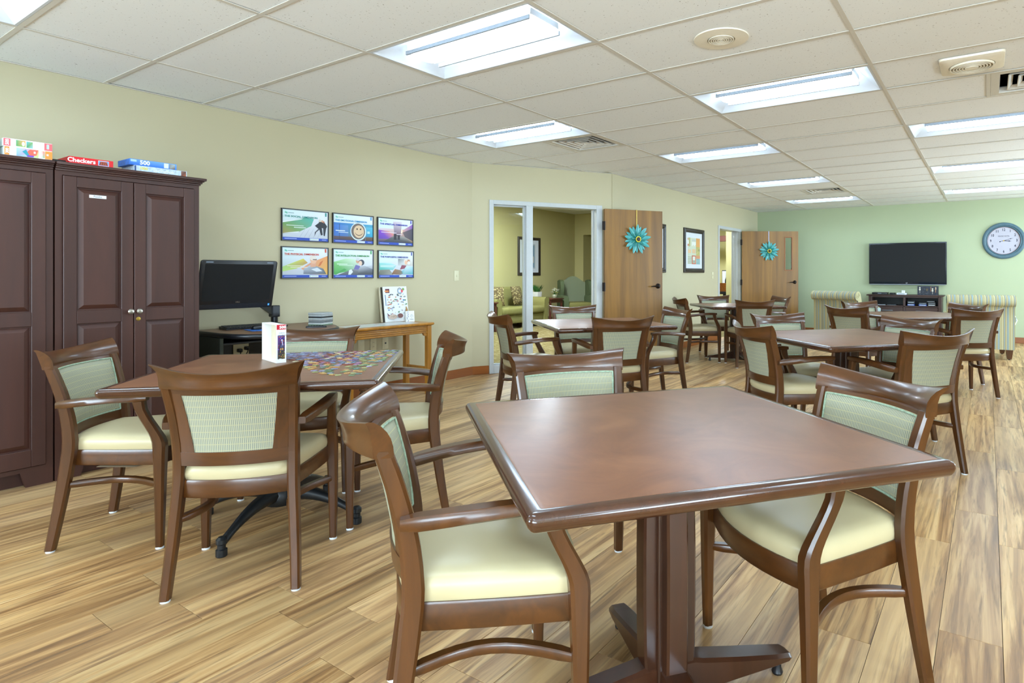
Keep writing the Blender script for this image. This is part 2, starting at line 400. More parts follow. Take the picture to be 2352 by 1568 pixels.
# baseboards
def bboard(name, org, right, runs, mat='trim_wood_x'):
    g = G()
    for a, b in runs: g.bbox(a, b, 0.0, .098, 0.0005, .014, .004, 1)
    o = g.obj(name, mat); r = Vector(right).normalized(); up = Vector((0, 0, 1)); n = r.cross(up)
    o.location = org; o.rotation_euler = Matrix((r, up, n)).transposed().to_euler(); return struct(o)
bboard('baseboard_left', (XL, YB, 0), (0, 1, 0), [(0, P1[1]-YB)])
bboard('baseboard_diagonal', (*P1, 0), DA, [(0, .20), (1.685, LA)])
bboard('baseboard_far_left', (*P2, 0), (0, 1, 0), [(.0, 3.60), (4.81, YE-P2[1])])
bboard('baseboard_end', (XF, YE, 0), (1, 0, 0), [(.015, XR-XF)])
bboard('baseboard_right', (XR, YE, 0), (0, -1, 0), [(.015, YE-YB)])
bboard('baseboard_back', (XR, YB, 0), (-1, 0, 0), [(.015, XR-XL)])

# floor: slab + individual vinyl planks
fl = G().box(XL-.1, XR+.1, YB-.1, YE+.1, -.06, -.004).obj('floor', 'book_dark'); struct(fl)
PW, PL, GAP = .1757, 1.22, .0016
joints = {-14: .797, -13: .99, -12: 1.25, -9: 1.087, -10: 1.30, -18: 1.034, 0: 2.289, -1: 3.05, -2: 2.08, -3: 2.55}
pl = []
nmin = math.floor((XL+.137)/PW); nmax = math.ceil((XR+.137)/PW)
for n in range(nmin, nmax):
    x0 = max(-.137+n*PW, XL); x1 = min(-.137+(n+1)*PW, XR)
    if x1-x0 < .01: continue
    off = joints.get(n, random.uniform(0, PL)); k = math.floor((YB-off)/PL)
    while off+k*PL < YE:
        y0 = max(off+k*PL, YB); y1 = min(off+(k+1)*PL, YE); k += 1
        if y1-y0 < .02: continue
        if x1 < -4.2 and y0 > 6.4: continue
        a = 0; ins = False; ps = [proj(x, y, 0) for x, y in ((x0, y0), (x1, y0), (x1, y1), (x0, y1), ((x0+x1)/2, (y0+y1)/2))]
        if all(ps):
            ins = any(-60 < p[0] < 2412 and p[1] < 1640 for p in ps)
            a = abs(sum(ps[i][0]*ps[(i+1) % 4][1]-ps[(i+1) % 4][0]*ps[i][1] for i in range(4)))/2 if ins else 0
        pl.append((a, x0, x1, y0, y1))
pl.sort(key=lambda p: -p[0])
pcache = {}
for i, (a, x0, x1, y0, y1) in enumerate(pl[:298]):
    key = (round(x1-x0, 4), round(y1-y0, 3))
    if key not in pcache:
        hx, hy = (x1-x0)/2-GAP/2, (y1-y0)/2-GAP/2; e = .0012
        pcache[key] = G().loft([[(sx*(hx-d), sy*(hy-d), z) for sx, sy in ((-1,-1),(1,-1),(1,1),(-1,1))] for d, z in ((0, -.008), (0, -e*.6), (e*.5, 0))]).mesh('plank', 'plank', 20)
    o = link('plank', pcache[key], fl, ((x0+x1)/2, (y0+y1)/2, 0))
g = G()
for (a, x0, x1, y0, y1) in pl[298:]: g.box(x0+GAP/2, x1-GAP/2, y0+GAP/2, y1-GAP/2, -.008, 0)
tag(g.obj('planks_beyond', 'plank', fl), kind='stuff')

# ceiling: slab, grid bars, tiles, troffers
ce = G().box(XL-.1, XR+.1, YB-.1, YE+.1, CEIL+.25, CEIL+.3).obj('ceiling', 'duct_dark'); struct(ce)
OX, OY, TA, TB, BAR = -3.0473, 2.2209, 1.2192, .6096, .024
def clip(poly, a, b, c):                             # keep a*x+b*y>=c
    out = []
    for i in range(len(poly)):
        p, q = poly[i], poly[(i+1) % len(poly)]; dp = a*p[0]+b*p[1]-c; dq = a*q[0]+b*q[1]-c
        if dp >= 0: out.append(p)
        if dp*dq < 0: t = dp/(dp-dq); out.append((p[0]+t*(q[0]-p[0]), p[1]+t*(q[1]-p[1])))
    return out
def roomclip(poly):
    cyy = sum(p[1] for p in poly)/len(poly); e = .004
    poly = clip(poly, 0, 1, YB+e); poly = clip(poly, 0, -1, -YE+e) if poly else poly; poly = clip(poly, -1, 0, -XR+e) if poly else poly
    if not poly: return poly
    if cyy < 6.55:
        poly = clip(poly, 1, 0, XL+e)
        if poly: poly = clip(poly, DA.y, -DA.x, DA.y*P1[0]-DA.x*P1[1]+e)
    else: poly = clip(poly, 1, 0, XF+e)
    return poly
LIGHTS = [(0, 0), (-1, 3), (1, 3), (0, 6), (0, 10), (0, 14), (2, 6), (2, 10), (2, 14), (-1, -3)]
HIDDEN = [(1, -3), (3, -1), (2, -6), (0, -7), (3, 3), (4, 6), (4, 10), (4, 14), (4, -5)]
VENTS = {(-1, 4): (.75, .5), (0, 12): (.75, .5), (2, 4): (.75, .5)}
tcache = {}
for i in range(-2, 7):
    for j in range(-9, 18):
        if (i, j) in LIGHTS or (i, j) in HIDDEN: continue
        x0, y0 = OX+i*TA, OY+j*TB; xa = x0+TA
        if (i, j) in VENTS: xa = x0+TA/2
        q = .004
        po = roomclip([(x0+q, y0+q), (xa-q, y0+q), (xa-q, y0+TB-q), (x0+q, y0+TB-q)])
        if len(po) < 3: continue
        cx, cy = sum(p[0] for p in po)/len(po), sum(p[1] for p in po)/len(po)
        dz = .0015*((i*7+j*5) % 3)
        key = tuple((round(p[0]-cx, 3), round(p[1]-cy, 3)) for p in po)
        if key not in tcache: tcache[key] = G().prism([(p[0]-cx, p[1]-cy) for p in po], 0, .016).mesh('ceiling_tile', 'tile')
        link('ceiling_tile', tcache[key], ce, (cx, cy, CEIL+.004+dz))
def bar_y(x, y0, y1):
    G().box(-BAR/2, BAR/2, 0, y1-y0, 0, .0035).box(-.002, .002, 0, y1-y0, .0035, .03).obj('grid_bar', 'grid_white', ce, loc=(x, y0, CEIL))
def bar_x(y, x0, x1):
    G().box(0, x1-x0, -BAR/2, BAR/2, .0004, .0035).box(0, x1-x0, -.002, .002, .0035, .03).obj('grid_bar', 'grid_white', ce, loc=(x0, y, CEIL))
for i in range(-1, 6):
    x = OX+i*TA
    if x < XR: bar_y(x, YB, YE) if x > XF else bar_y(x, YB, P1[1]+(x-P1[0])*DA.y/DA.x)
for j in range(-8, 17):
    y = OY+j*TB
    xs = XL if y < P1[1] else (P1[0]+(y-P1[1])*DA.x/DA.y if y < P2[1] else XF)
    bar_x(y, xs, XR)
for (i, j) in VENTS:
    G().box(-BAR/2, BAR/2, 0, TB, 0.0002, .0035).obj('grid_bar', 'grid_white', ce, loc=(OX+i*TA+TA/2, OY+j*TB, CEIL))
# wall angle mouldings
def angle(n, a, b, side):
    d = (Vector(b)-Vector(a)).normalized(); L = (Vector(b)-Vector(a)).length; nn = Vector((-d.y, d.x))*side
    g = G().prism([(a[0], a[1]), (b[0], b[1]), (b[0]+nn.x*.02, b[1]+nn.y*.02), (a[0]+nn.x*.02, a[1]+nn.y*.02)], CEIL-.0015, CEIL+.002)
    return struct(g.obj('trim_%d' % n, 'grid_white'))
angle(1, (XL, YB), P1, -1); angle(2, P1, P2, -1); angle(3, P2, (XF, YE), -1); angle(4, (XF, YE), (XR, YE), -1); angle(5, (XR, YE), (XR, YB), -1)

# troffers
def troffer():
    r = thing('ceiling_light', 'x', 'light', (0, 0, 0), 0, 'recessed fluorescent troffers in the ceiling grid')
    hx, hy = TA/2-BAR/2-.001, TB/2-BAR/2-.001
    g = G()
    def ring(a, b, z): return [(-a, -b, z), (a, -b, z), (a, b, z), (-a, b, z)]
    g.loft([ring(hx, hy, 0), ring(hx-.012, hy-.012, 0), ring(hx-.1, hy-.1, .075), ring(hx-.12, hy-.16, .085)], cap=False)
    g.add(ring(hx-.12, hy-.16, .085), [(0, 1, 2, 3)])
    g.loft([ring(hx, hy, 0), ring(hx, hy, .09), ring(hx-.1, hy-.1, .1)], cap=False)
    g.obj('housing', 'troffer_white', r)
    lx = hx-.13; prof = [(-.125, .055), (-.12, .03), (-.09, .012), (-.045, .003), (0, 0), (.045, .003), (.09, .012), (.12, .03), (.125, .055)]
    g = G(); n = len(prof)
    g.loft([[(x, y, z+.012) for y, z in prof] for x in (-lx, lx)], cap=True)
    g.obj('lens', 'lens', r)
    for s in (-1, 1):
        G().bbox(-lx-.006, lx+.006, s*.128-.006, s*.128+.006, .010, .034, .002, 1).obj('lens_rail', 'rail_grey', r)
        G().bbox(s*lx-.006 if s > 0 else -lx-.006, s*lx+.006 if s > 0 else -lx+.006, -.12, .12, .04, .075, .002, 1).obj('end_plate', 'troffer_white', r)
    return r
tr = troffer(); index_kids(tr)
LL = {(0, 0): 'recessed ceiling light nearest above the jigsaw puzzle table, showing its full lens', (-1, 3): 'recessed ceiling light beside the square vent near the glass doorway',
      (1, 3): 'recessed ceiling light between the round speaker and the round fan grille', (0, 6): 'recessed ceiling light in front of the first wooden door, middle of its row',
      (0, 10): 'recessed ceiling light just before the far small ceiling vent', (0, 14): 'farthest recessed ceiling light of the left row, near the corner of the green wall',
      (2, 6): 'nearest of the three recessed ceiling lights cut by the right picture edge', (2, 10): 'middle of the three recessed ceiling lights cut by the right picture edge',
      (2, 14): 'farthest of the three recessed ceiling lights cut by the right picture edge, above the clock', (-1, -3): 'recessed ceiling light cut off at the top left picture corner'}
for k, (i, j) in enumerate(LIGHTS+HIDDEN):
    o = tr if k == 0 else copy_tree(tr)
    o.location = (OX+(i+.5)*TA, OY+(j+.5)*TB, CEIL)
    o['label'] = LL.get((i, j), 'recessed ceiling light behind or beside the camera, number %d of its row' % (j+10) if False else 'recessed ceiling light outside the picture at the camera end')
# vents
def vent(i, j, label, big=False):
    r = thing('ceiling_vent', label, 'vent', (OX+i*TA+TA*.75, OY+(j+.5)*TB, CEIL), 0, 'square louvred ceiling vents')
    h = TB/2-BAR/2-.001
    def ring(a, z): return [(-a, -a, z), (a, -a, z), (a, a, z), (-a, a, z)]
    G().loft([ring(h, .002), ring(h-.05, .002), ring(h-.055, .04)], cap=False).loft([ring(h, .002), ring(h, .06)], cap=False).obj('vent_frame', 'grid_white', r)
    G().add(ring(h, .12), [(0, 1, 2, 3)]).obj('duct', 'duct_dark', r)
    for a in (.195, .140, .085, .035):
        G().loft([ring(a, .004), ring(a-.006, .004), ring(a-.030 if a > .05 else .004, .030), ring(a-.024 if a > .05 else .008, .034)], cap=False).loft([ring(a, .004), ring(a-.024 if a > .05 else .008, .034)], cap=False).obj('louvre', 'grid_white', r)
vent(-1, 4, 'square louvred vent beside the light near the glass doorway')
vent(0, 12, 'small far square vent in the ceiling before the green wall')
vent(2, 4, 'square louvred vent cut by the right picture edge next to the fan grille')
# speaker and fan grille
r = thing('ceiling_speaker', 'round cream ceiling speaker with perforated grille above the near table', 'speaker', (-1.233, 3.16, CEIL+.003))
G().lathe([(.15, .0), (.148, -.006), (.075, -.010), (.075, 0)], n=40, cap=False).obj('speaker_ring', 'ivory_light', r)
for k, rr in enumerate((.07, .058, .046, .034, .022, .01)):
    G().lathe([(rr, -.008), (rr, -.013), (max(.001, rr-.007), -.013), (max(.001, rr-.007), -.008)], n=32, cap=False).obj('grille_ring', 'ivory_light', r)
G().lathe([(.074, -.007), (.001, -.0075)], n=32).obj('speaker_cone', 'ivory_dark', r)
r = thing('exhaust_fan_grille', 'square cream fan grille with round concentric louvres near the right edge', 'vent', (-.085, 4.36, CEIL+.003))
g = G(); h = .17
g.loft([[(x, y, z) for x, y in rrect(h-d, h-d, .03)] for d, z in ((0, 0), (.003, -.012), (.03, -.022))], cap=True); g.obj('fan_plate', 'ivory_light', r)
for rr in (.118, .102, .086, .070, .054):
    G().lathe([(rr, -.022), (rr-.002, -.034), (rr-.008, -.034), (rr-.006, -.022)], n=36, cap=False).obj('louvre_ring', 'ivory_light', r)
G().lathe([(.04, -.022), (.036, -.036), (.001, -.038)], n=28).obj('fan_cap', 'ivory_light', r)
G().lathe([(.122, -.0225), (.001, -.0235)], n=36).obj('fan_opening', 'ivory_dark', r)

# ------------------------------------------------------------------ doorway 1 (glazed frame + open oak door)
def wframe(name, org, right):
    o = bpy.data.objects.new(name, None); COL.objects.link(o); r = Vector(right).normalized(); up = Vector((0, 0, 1)); n = r.cross(up)
    o.location = org; o.rotation_euler = Matrix((r, up, n)).transposed().to_euler(); return struct(o)
d1 = wframe('door_1', (*P1, 0), DA); d1['label'] = 'white framed doorway with glass sidelight and open oak door'
def fr(n, *b, mat='frame_white', par=None): return G().bbox(*b, .003, 1).obj(n, mat, par or d1)
fr('jamb', .203, .256, 0, 2.05, -.15, .014); fr('jamb', 1.60, 1.682, 0, 2.05, -.15, .014); fr('head', .256, 1.60, 1.998, 2.05, -.15, .014)
fr('mullion', .661, .744, 0, 1.998, -.15, .014); fr('sill', .256, .661, 0, .090, -.15, .014)
for b in ((.256, .272, .09, 1.998), (.645, .661, .09, 1.998), (.272, .645, 1.98, 1.998), (.272, .645, .09, .108)): fr('glazing_bead', *b, -.085, -.045)
fr('door_stop', .744, .756, 0, 1.998, -.11, -.07); fr('door_stop', 1.588, 1.60, 0, 1.998, -.11, -.07)
G().box(.268, .649, .104, 1.984, -.068, -.062).obj('pane', 'glass', d1)
G().bbox(.7445, .7465, .98, 1.09, -.06, -.02, .0005, 1).obj('strike_plate', 'bronze', d1)
def leaf(par, L, x, zrot, win=False):
    piv = link('door_leaf', None, par)
    bpy.data.objects.remove(piv)
    g = G()
    if win:
        a, b, y0, y1 = L*.765, L*.885, 1.255, 1.885
        g.box(0, a, .012, 2.006, 0, .044).box(b, L, .012, 2.006, 0, .044).box(a, b, .012, y0, 0, .044).box(a, b, y1, 2.006, 0, .044)
    else: g.bbox(0, L, .012, 2.006, 0, .044, .002, 1)
    o = g.obj('door_leaf', 'oak_door', par); o.location = (x, 0, .03); o.rotation_euler = (0, zrot, 0)
    if win:
        G().box(a, b, y0, y1, .018, .024).obj('pane', 'glass', o)
        gg = G(); t = .014
        for bb in ((a-t, a+.004, y0-t, y1+t), (b-.004, b+t, y0-t, y1+t), (a, b, y0-t, y0+.004), (a, b, y1-.004, y1+t)): gg.bbox(*bb, .03, .05, .003, 1)
        gg.obj('window_trim', 'trim_wood', o)
    G().lathe([(.001, .044), (.034, .044), (.033, .054), (.022, .062), (.014, .085), (.001, .086)], (L-.07, 1.015, 0), 20).tube([(L-.07, 1.015, .075), (L-.10, 1.014, .08), (L-.15, 1.012, .078), (L-.185, 1.008, .074)], [.009, .010, .009, .006], 8).obj('lever_handle', 'bronze', o)
    for z in (.22, 1.01, 1.79):
        G().bbox(-.034, .002, z-.055, z+.055, .036, .047, .002, 1).tube([(-.004, z-.056, .05), (-.004, z+.056, .05)], .008, 8).obj('hinge', 'bronze', o)
    return o
leaf1 = leaf(d1, .845, 1.69, math.radians(-1.4))
d2 = wframe('door_2', (*P2, 0), (0, 1, 0)); d2['label'] = 'white framed doorway with open oak door beside the green wall'
fr('jamb', 3.608, 3.665, 0, 2.05, -.17, .014, par=d2); fr('jamb', 4.74, 4.80, 0, 2.05, -.17, .014, par=d2); fr('head', 3.665, 4.74, 1.995, 2.05, -.17, .014, par=d2)
fr('door_stop', 4.728, 4.74, 0, 1.995, -.12, -.05, par=d2); fr('door_stop', 3.665, 3.677, 0, 1.995, -.12, -.05, par=d2)
leaf2 = leaf(d2, 1.10, 4.76, math.radians(-56.0), True)

# flowers hung on the doors
def flower(name, label, org, right, up, R_, strap, slen):
    r = wallthing(name, label, 'decoration', org, right, 'turquoise metal daisies hung on the doors')
    def petal(n, ro, ri, w_, z0, z1, mat, ph):
        g = G()
        def fn(u, v):
            rr = ri+(ro-ri)*v; ww = w_*math.sin(math.pi*min(1, .12+.8*v))**.8*(1 if v < .97 else .35); t = (u-.5)*2
            return (t*ww, rr, z0+(z1-z0)*v+.010*(1-t*t)*math.sin(math.pi*v))
        g.grid(fn, 4, 6); me = g.mesh('petal', mat, 60)
        for k in range(n):
            o = link('petal', me, r); o.rotation_euler = (0, 0, 2*math.pi*k/n+ph)
    petal(9, R_, .02, .027, .012, .036, 'petal', 0); petal(9, R_*.90, .02, .023, .003, .008, 'petal', math.pi/9)
    petal(10, R_*.55, .02, .017, .020, .048, 'petal_dark', .2)
    for k in range(10):
        a = 2*math.pi*k/10; G().lathe([(.001, .045), (.009, .047), (.010, .052), (.001, .056)], (.031*math.cos(a), .031*math.sin(a), 0), 8).obj('yellow_bead', 'petal_yellow', r)
    G().lathe([(.001, .04), (.028, .04), (.029, .052), (.020, .060), (.001, .062)], n=16).obj('flower_centre', 'petal_centre', r)
    g = G().box(-.008, .008, R_*.2, slen, .001, .003).box(-.008, .008, slen, slen+.002, -.05, .003); g.obj('hanger_strap', strap, r)
import mathutils
bpy.context.view_layer.update()
def onleaf(lf, x, y, z):
    mm = lf.parent.matrix_world @ lf.matrix_local if False else lf.matrix_world
    return mm @ Vector((x, y, z)), (mm.to_3x3() @ Vector((1, 0, 0)))
p, rr = onleaf(leaf1, .455, 1.625, .046); flower('door_flower', 'turquoise metal daisy on the nearer oak door', p, rr, 0, .195, 'strap_brass', 2.008-1.625)
p, rr = onleaf(leaf2, .52, 1.62, .046); flower('door_flower', 'turquoise metal daisy on the far oak door with window slot', p, rr, 0, .195, 'strap_grey', 2.008-1.62)
# ------------------------------------------------------------------ dining chairs
def lerp(a, b, t): return a+(b-a)*t
def interp(tab, z):
    if z <= tab[0][0]: return tab[0][1:]
    for p, q in zip(tab, tab[1:]):
        if z <= q[0]:
            t = (z-p[0])/(q[0]-p[0]); return tuple(lerp(a, b, t) for a, b in zip(p[1:], q[1:]))
    return tab[-1][1:]
#            z     x     y      wx    wy
POST = [(.008, .217, -.222, .032, .036), (.12, .211, -.203, .034, .040), (.25, .203, -.184, .036, .045), (.38, .195, -.168, .037, .050), (.46, .193, -.162, .038, .050),
        (.56, .195, -.170, .038, .047), (.66, .201, -.190, .036, .044), (.74, .208, -.213, .035, .042), (.785, .212, -.228, .034, .040)]
FLEG = [(.008, .255, .213, .028, .028), (.15, .2545, .214, .034, .034), (.30, .253, .214, .040, .041), (.40, .251, .213, .044, .047), (.455, .251, .211, .043, .050),
        (.50, .255, .194, .038, .046), (.55, .260, .168, .035, .043), (.60, .265, .146, .034, .042), (.635, .267, .140, .034, .046)]
def catmull(tab, n=3):
    out = []
    for i in range(len(tab)-1):
        p0, p1, p2, p3 = tab[max(i-1, 0)], tab[i], tab[i+1], tab[min(i+2, len(tab)-1)]
        for k in range(n):
            t = k/n; out.append(tuple(.5*((2*b)+(-a+c)*t+(2*a-5*b+4*c-d)*t*t+(-a+3*b-3*c+d)*t**3) for a, b, c, d in zip(p0, p1, p2, p3)))
    return out+[tab[-1]]
def post_y(z): return interp(POST, z)[1]
def make_chair():
    r = thing('dining_chair', 'x', 'chair', (0, 0, 0), 0, 'wooden dining armchairs around the tables')
    for s in (-1, 1):
        for tab in (POST, FLEG):
            o = G().loft([oct_ring(s*x, y, wx, wy, z, .2) for z, x, y, wx, wy in catmull(tab, 2)]).obj('leg', 'chair_wood', r, 40)
            G().lathe([(.016, 0), (.0165, .003), (.014, .009)], (s*tab[0][1], tab[0][2], 0), 12).obj('glide', 'glide', o)
        # armrest
        g = G(); rings = []
        for t in [k/10 for k in range(11)]:
            y = lerp(-.190, .172, t); x = .228+.040*t+.018*math.sin(math.pi*t); z = .622+.026*math.sin(math.pi*min(1, t*1.15)*.55)
            hw = .018+.005*math.sin(math.pi*min(1, t)); hh = .017-.003*t
            if t in (0, 1): hw *= .8; hh *= .75
            pts = [(hw*.78, -hh), (hw, -hh*.7), (hw, hh*.62), (hw*.76, hh), (-hw*.76, hh), (-hw, hh*.62), (-hw, -hh*.7), (-hw*.78, -hh)]
            rings.append([(s*x+a, y, z+b) for a, b in pts])
        g.loft(rings); g.obj('armrest', 'chair_wood_h', r, 45)
        # side stretcher, bowed inward
        g = G(); rings = []
        for t in [k/10 for k in range(11)]:
            y = lerp(-.178, .212, t); x = lerp(.198, .252, t)-.075*math.sin(math.pi*t)**1.0; z = .272
            hw = .014 if 0 < t < 1 else .010; hh = .013 if 0 < t < .95 else .010
            dx = lerp(.047, .047, t)-.075*math.pi*math.cos(math.pi*t); dy = .39; L = math.hypot(dx, dy); nx, ny = dy/L, -dx/L
            rings.append([(s*(x+nx*a), y+ny*a, z+b) for a, b in ((hw*.75, -hh), (hw, -hh*.7), (hw, hh*.7), (hw*.75, hh), (-hw*.75, hh), (-hw, hh*.7), (-hw, -hh*.7), (-hw*.75, -hh))])
        g.loft(rings); g.obj('stretcher', 'chair_wood_h', r, 45)
    # seat outline
    def outline(off=0, n=10):
        pts = []
        for k in range(n+1): t = k/n*2-1; pts.append((t*(.172+off), -.168-.030*(1-t*t)-off))          # rear, bowed back
        for k in range(1, n): t = k/n; pts.append((lerp(.172, .233, t)+off+.004*math.sin(math.pi*t), lerp(-.168, .196, t)))
        for k in range(n+1): t = 1-k/n*2; pts.append((t*(.233+off), .196+off+.052*(1-t*t)))
        for k in range(1, n): t = 1-k/n; pts.append((-(lerp(.172, .233, t)+off+.004*math.sin(math.pi*t)), lerp(-.168, .196, t)))
        return pts
    def scale(pts, k): return [(x*k, .02+(y-.02)*k) for x, y in pts]
    a, b = outline(.004), outline(-.022)
    G().loft([[(x, y, .352) for x, y in a], [(x, y, .357) for x, y in outline(.0065)], [(x, y, .412) for x, y in outline(.0065)], [(x, y, .418) for x, y in a], [(x, y, .418) for x, y in b], [(x, y, .352) for x, y in b], [(x, y, .352) for x, y in a]], cap=False).obj('seat_frame', 'chair_wood_h', r, 40)
    g = G(); o0 = outline(.004); rings = []
    for k, z in ((.96, .405), (.985, .420), (1.0, .436), (.995, .452), (.97, .466), (.91, .476), (.78, .483), (.55, .488), (.25, .490), (.02, .4905)):
        rings.append([(x, y, z) for x, y in scale(o0, k)])
    g.loft(rings); g.obj('seat_cushion', 'vinyl', r, 60)
    # back: crest rail
    BOW = .085
    prof = [(.770, .2285, .000), (.774, .2290, .0015), (.786, .2285, .000), (.798, .2285, -.005), (.808, .2300, -.013), (.818, .2340, -.025), (.826, .2410, -.040), (.8285, .2450, -.049)]
    back = [(.826, .2450, -.056), (.818, .2370, -.052), (.808, .2310, -.047), (.795, .2290, -.044), (.782, .2280, -.043), (.772, .2275, -.042), (.770, .2275, -.040)]
    cs = prof+back; rings = []; NU = 18
    for k in range(NU+1):
        u = k/NU*2-1; ring = []
        for z, wd, dy in cs:
            hi = max(0, (z-.790)/.039); x = u*(wd+.012*hi*hi*abs(u)**10)
            ring.append((x, -.204+dy-BOW*(1-u*u), z+(.030*u*u)*min(1, max(0, (z-.770)/.055))))
        rings.append(ring)
    g = G(); g.loft(rings); g.obj('crest_rail', 'chair_wood_h', r, 50)
    # curved boards following the posts
    def yb(x, z, bow=.040): return post_y(z)-bow*(1-(x/.205)**2)
    def board(xa, xb, z0, z1, tf, tb, nx=10, nz=2, bulge=0, bow=.040):
        rf = []; g = G(); nzz = nz
        F = [[None]*(nx+1) for _ in range(nzz+1)]; Bk = [[None]*(nx+1) for _ in range(nzz+1)]
        for j in range(nzz+1):
            z = lerp(z0, z1, j/nzz)
            for i in range(nx+1):
                x = lerp(xa(z), xb(z), i/nx); e = (1-abs(2*i/nx-1)**6)*(1-abs(2*j/nzz-1)**6)
                F[j][i] = (x, yb(x, z, bow)+tf+bulge*e, z); Bk[j][i] = (x, yb(x, z, bow)-tb, z)
        vs = [p for r_ in F for p in r_]+[p for r_ in Bk for p in r_]; N = (nx+1)*(nzz+1); fs = []
        for j in range(nzz):
            for i in range(nx):
                q = j*(nx+1)+i; fs += [(q, q+1, q+nx+2, q+nx+1), (N+q, N+q+nx+1, N+q+nx+2, N+q+1)]
        for i in range(nx):
            fs += [(i, N+i, N+i+1, i+1)]; q = nzz*(nx+1)+i; fs += [(q, q+1, N+q+1, N+q)]
        for j in range(nzz):
            q = j*(nx+1); fs += [(q, q+nx+1, N+q+nx+1, N+q)]; q += nx; fs += [(q, N+q, N+q+nx+1, q+nx+1)]
        g.add(vs, fs); return g
    xf = lambda z: .136+(z-.53)/.22*.028          # half width of the upholstered panel
    pz0, pz1 = .522, .748
    xp = lambda z: interp(POST, z)[0]-.012
    board(lambda z: -xp(z), lambda z: xp(z), .474, .524, .012, .014, 14, 3).obj('lower_back_rail', 'chair_wood_h', r, 40)
    board(lambda z: -xp(z), lambda z: xp(z), .740, .779, .008, .012, 14, 3).obj('upper_back_rail', 'chair_wood_h', r, 40)
    for s in (-1, 1):
        if s < 0: board(lambda z: -xp(z), lambda z: -xf(z)+.004, .52, .746, .008, .012, 4, 6).obj('back_stile', 'chair_wood', r, 40)
        else: board(lambda z: xf(z)-.004, lambda z: xp(z), .52, .746, .008, .012, 4, 6).obj('back_stile', 'chair_wood', r, 40)
    xq = lambda z: interp(POST, z)[0]-.0215
    zq = .768
    pnl = board(lambda z: -xq(z), lambda z: xq(z), pz0-.006, zq, .010, .001, 14, 10, .016).obj('back_panel', 'fabric', r, 60)
    bk = board(lambda z: -xf(z), lambda z: xf(z), pz0, pz1-.008, -.001, .0085, 12, 6).obj('rear_fabric', 'fabric', pnl, 60)
    path = []; e = .012
    for k in range(14): x = lerp(-1, 1, k/13); z = pz0-.004; path.append((x*xq(z), yb(x*xq(z), z)+.012, z))
    for k in range(1, 8): z = lerp(pz0-.004, zq-.003, k/8); path.append((xq(z), yb(xq(z), z)+.012, z))
    for k in range(14): x = lerp(1, -1, k/13); z = zq-.003; path.append((x*xq(z), yb(x*xq(z), z)+.012, z))
    for k in range(1, 9): z = lerp(zq-.003, pz0-.004, k/8); path.append((-xq(z), yb(xq(z), z)+.012, z))
    G().tube(path, .0038, 6).obj('piping', 'piping_cord', pnl, 80)
    return r
CHAIRS = [
 # x, y, heading (deg, direction faced), label
 (-2.473, 1.279, 134.6, 'wooden armchair at the puzzle table seen from behind, in front of the black iron base'),
 (-3.308, 1.187, 43.2, 'wooden armchair at the puzzle table standing against the dark cabinets'),
 (-3.226, 1.949, -44.8, 'wooden armchair behind the puzzle table, in front of the computer desk'),
 (-2.528, 2.035, 231.0, 'wooden armchair at the puzzle table, side on, in front of the oak console'),
 (-1.138, 1.172, 49.5, 'nearest armchair, left of the large foreground table, cut by the bottom picture edge'),
 (-1.265, 1.888, -36.5, 'armchair facing the camera at the far left side of the foreground table'),
 (-.452, 1.903, -127.5, 'armchair at the right of the foreground table, its seat shaded by the tabletop'),
 (-3.235, 3.935, 57.0, 'armchair left of the table before the glass doorway, partly hidden by the foreground chair'),
 (-3.390, 4.915, -39.6, 'armchair directly in front of the open glass doorway, facing the camera'),
 (-2.505, 4.080, 141.5, 'armchair seen from behind at the table before the oak door'),
 (-2.610, 5.010, -124.5, 'armchair beside the nearer oak door at the doorway table'),
 (-1.124, 4.045, 46.5, 'armchair seen from behind at the left of the middle right table'),
 (-1.250, 4.782, -39.7, 'armchair facing the camera behind the middle right table, nearest the left wall'),
 (-.618, 4.783, -123.3, 'armchair facing the camera behind the middle right table, below the television'),
 (-.427, 4.134, 137.7, 'armchair seen from behind at the right of the middle right table'),
 (-3.313, 7.628, 42.4, 'armchair at the left of the far left table, side on by the wall'),
 (-3.351, 8.473, -51.2, 'armchair behind the far left table, under the far doorway'),
 (-2.575, 7.576, 124.3, 'armchair seen from behind at the far left table, before the far oak door'),
 (-2.676, 8.562, -135.1, 'armchair at the right of the far left table, against the far oak door'),
 (-1.102, 6.732, 64.9, 'armchair seen from behind at the left side of the far right table'),
 (-1.107, 7.599, -41.3, 'armchair behind the far right table, overlapping the left striped armchair'),
 (-.357, 7.596, -133.2, 'armchair behind the far right table, overlapping the right striped armchair'),
 (-.227, 6.896, 126.0, 'rightmost armchair, seen from behind at the far right table'),
]
ch = make_chair(); index_kids(ch)
for k, (x, y, a, lab) in enumerate(CHAIRS):
    o = ch if k == 0 else copy_tree(ch)
    o.location = (x, y, 0); o.rotation_euler = (0, 0, math.radians(a-90)); o['label'] = lab
tg = G().add([(.05, -.02, .350), (.20, -.06, .346), (.22, .10, .343), (.08, .14, .335)], [(0, 1, 2, 3)]).add([(.05, -.02, .3485), (.20, -.06, .3445), (.22, .10, .3415), (.08, .14, .3335)], [(3, 2, 1, 0)]).obj('care_label', 'paper_tan', [o for o in bpy.data.objects if o.get('label', '').startswith('wooden armchair at the puzzle table standing')][0])
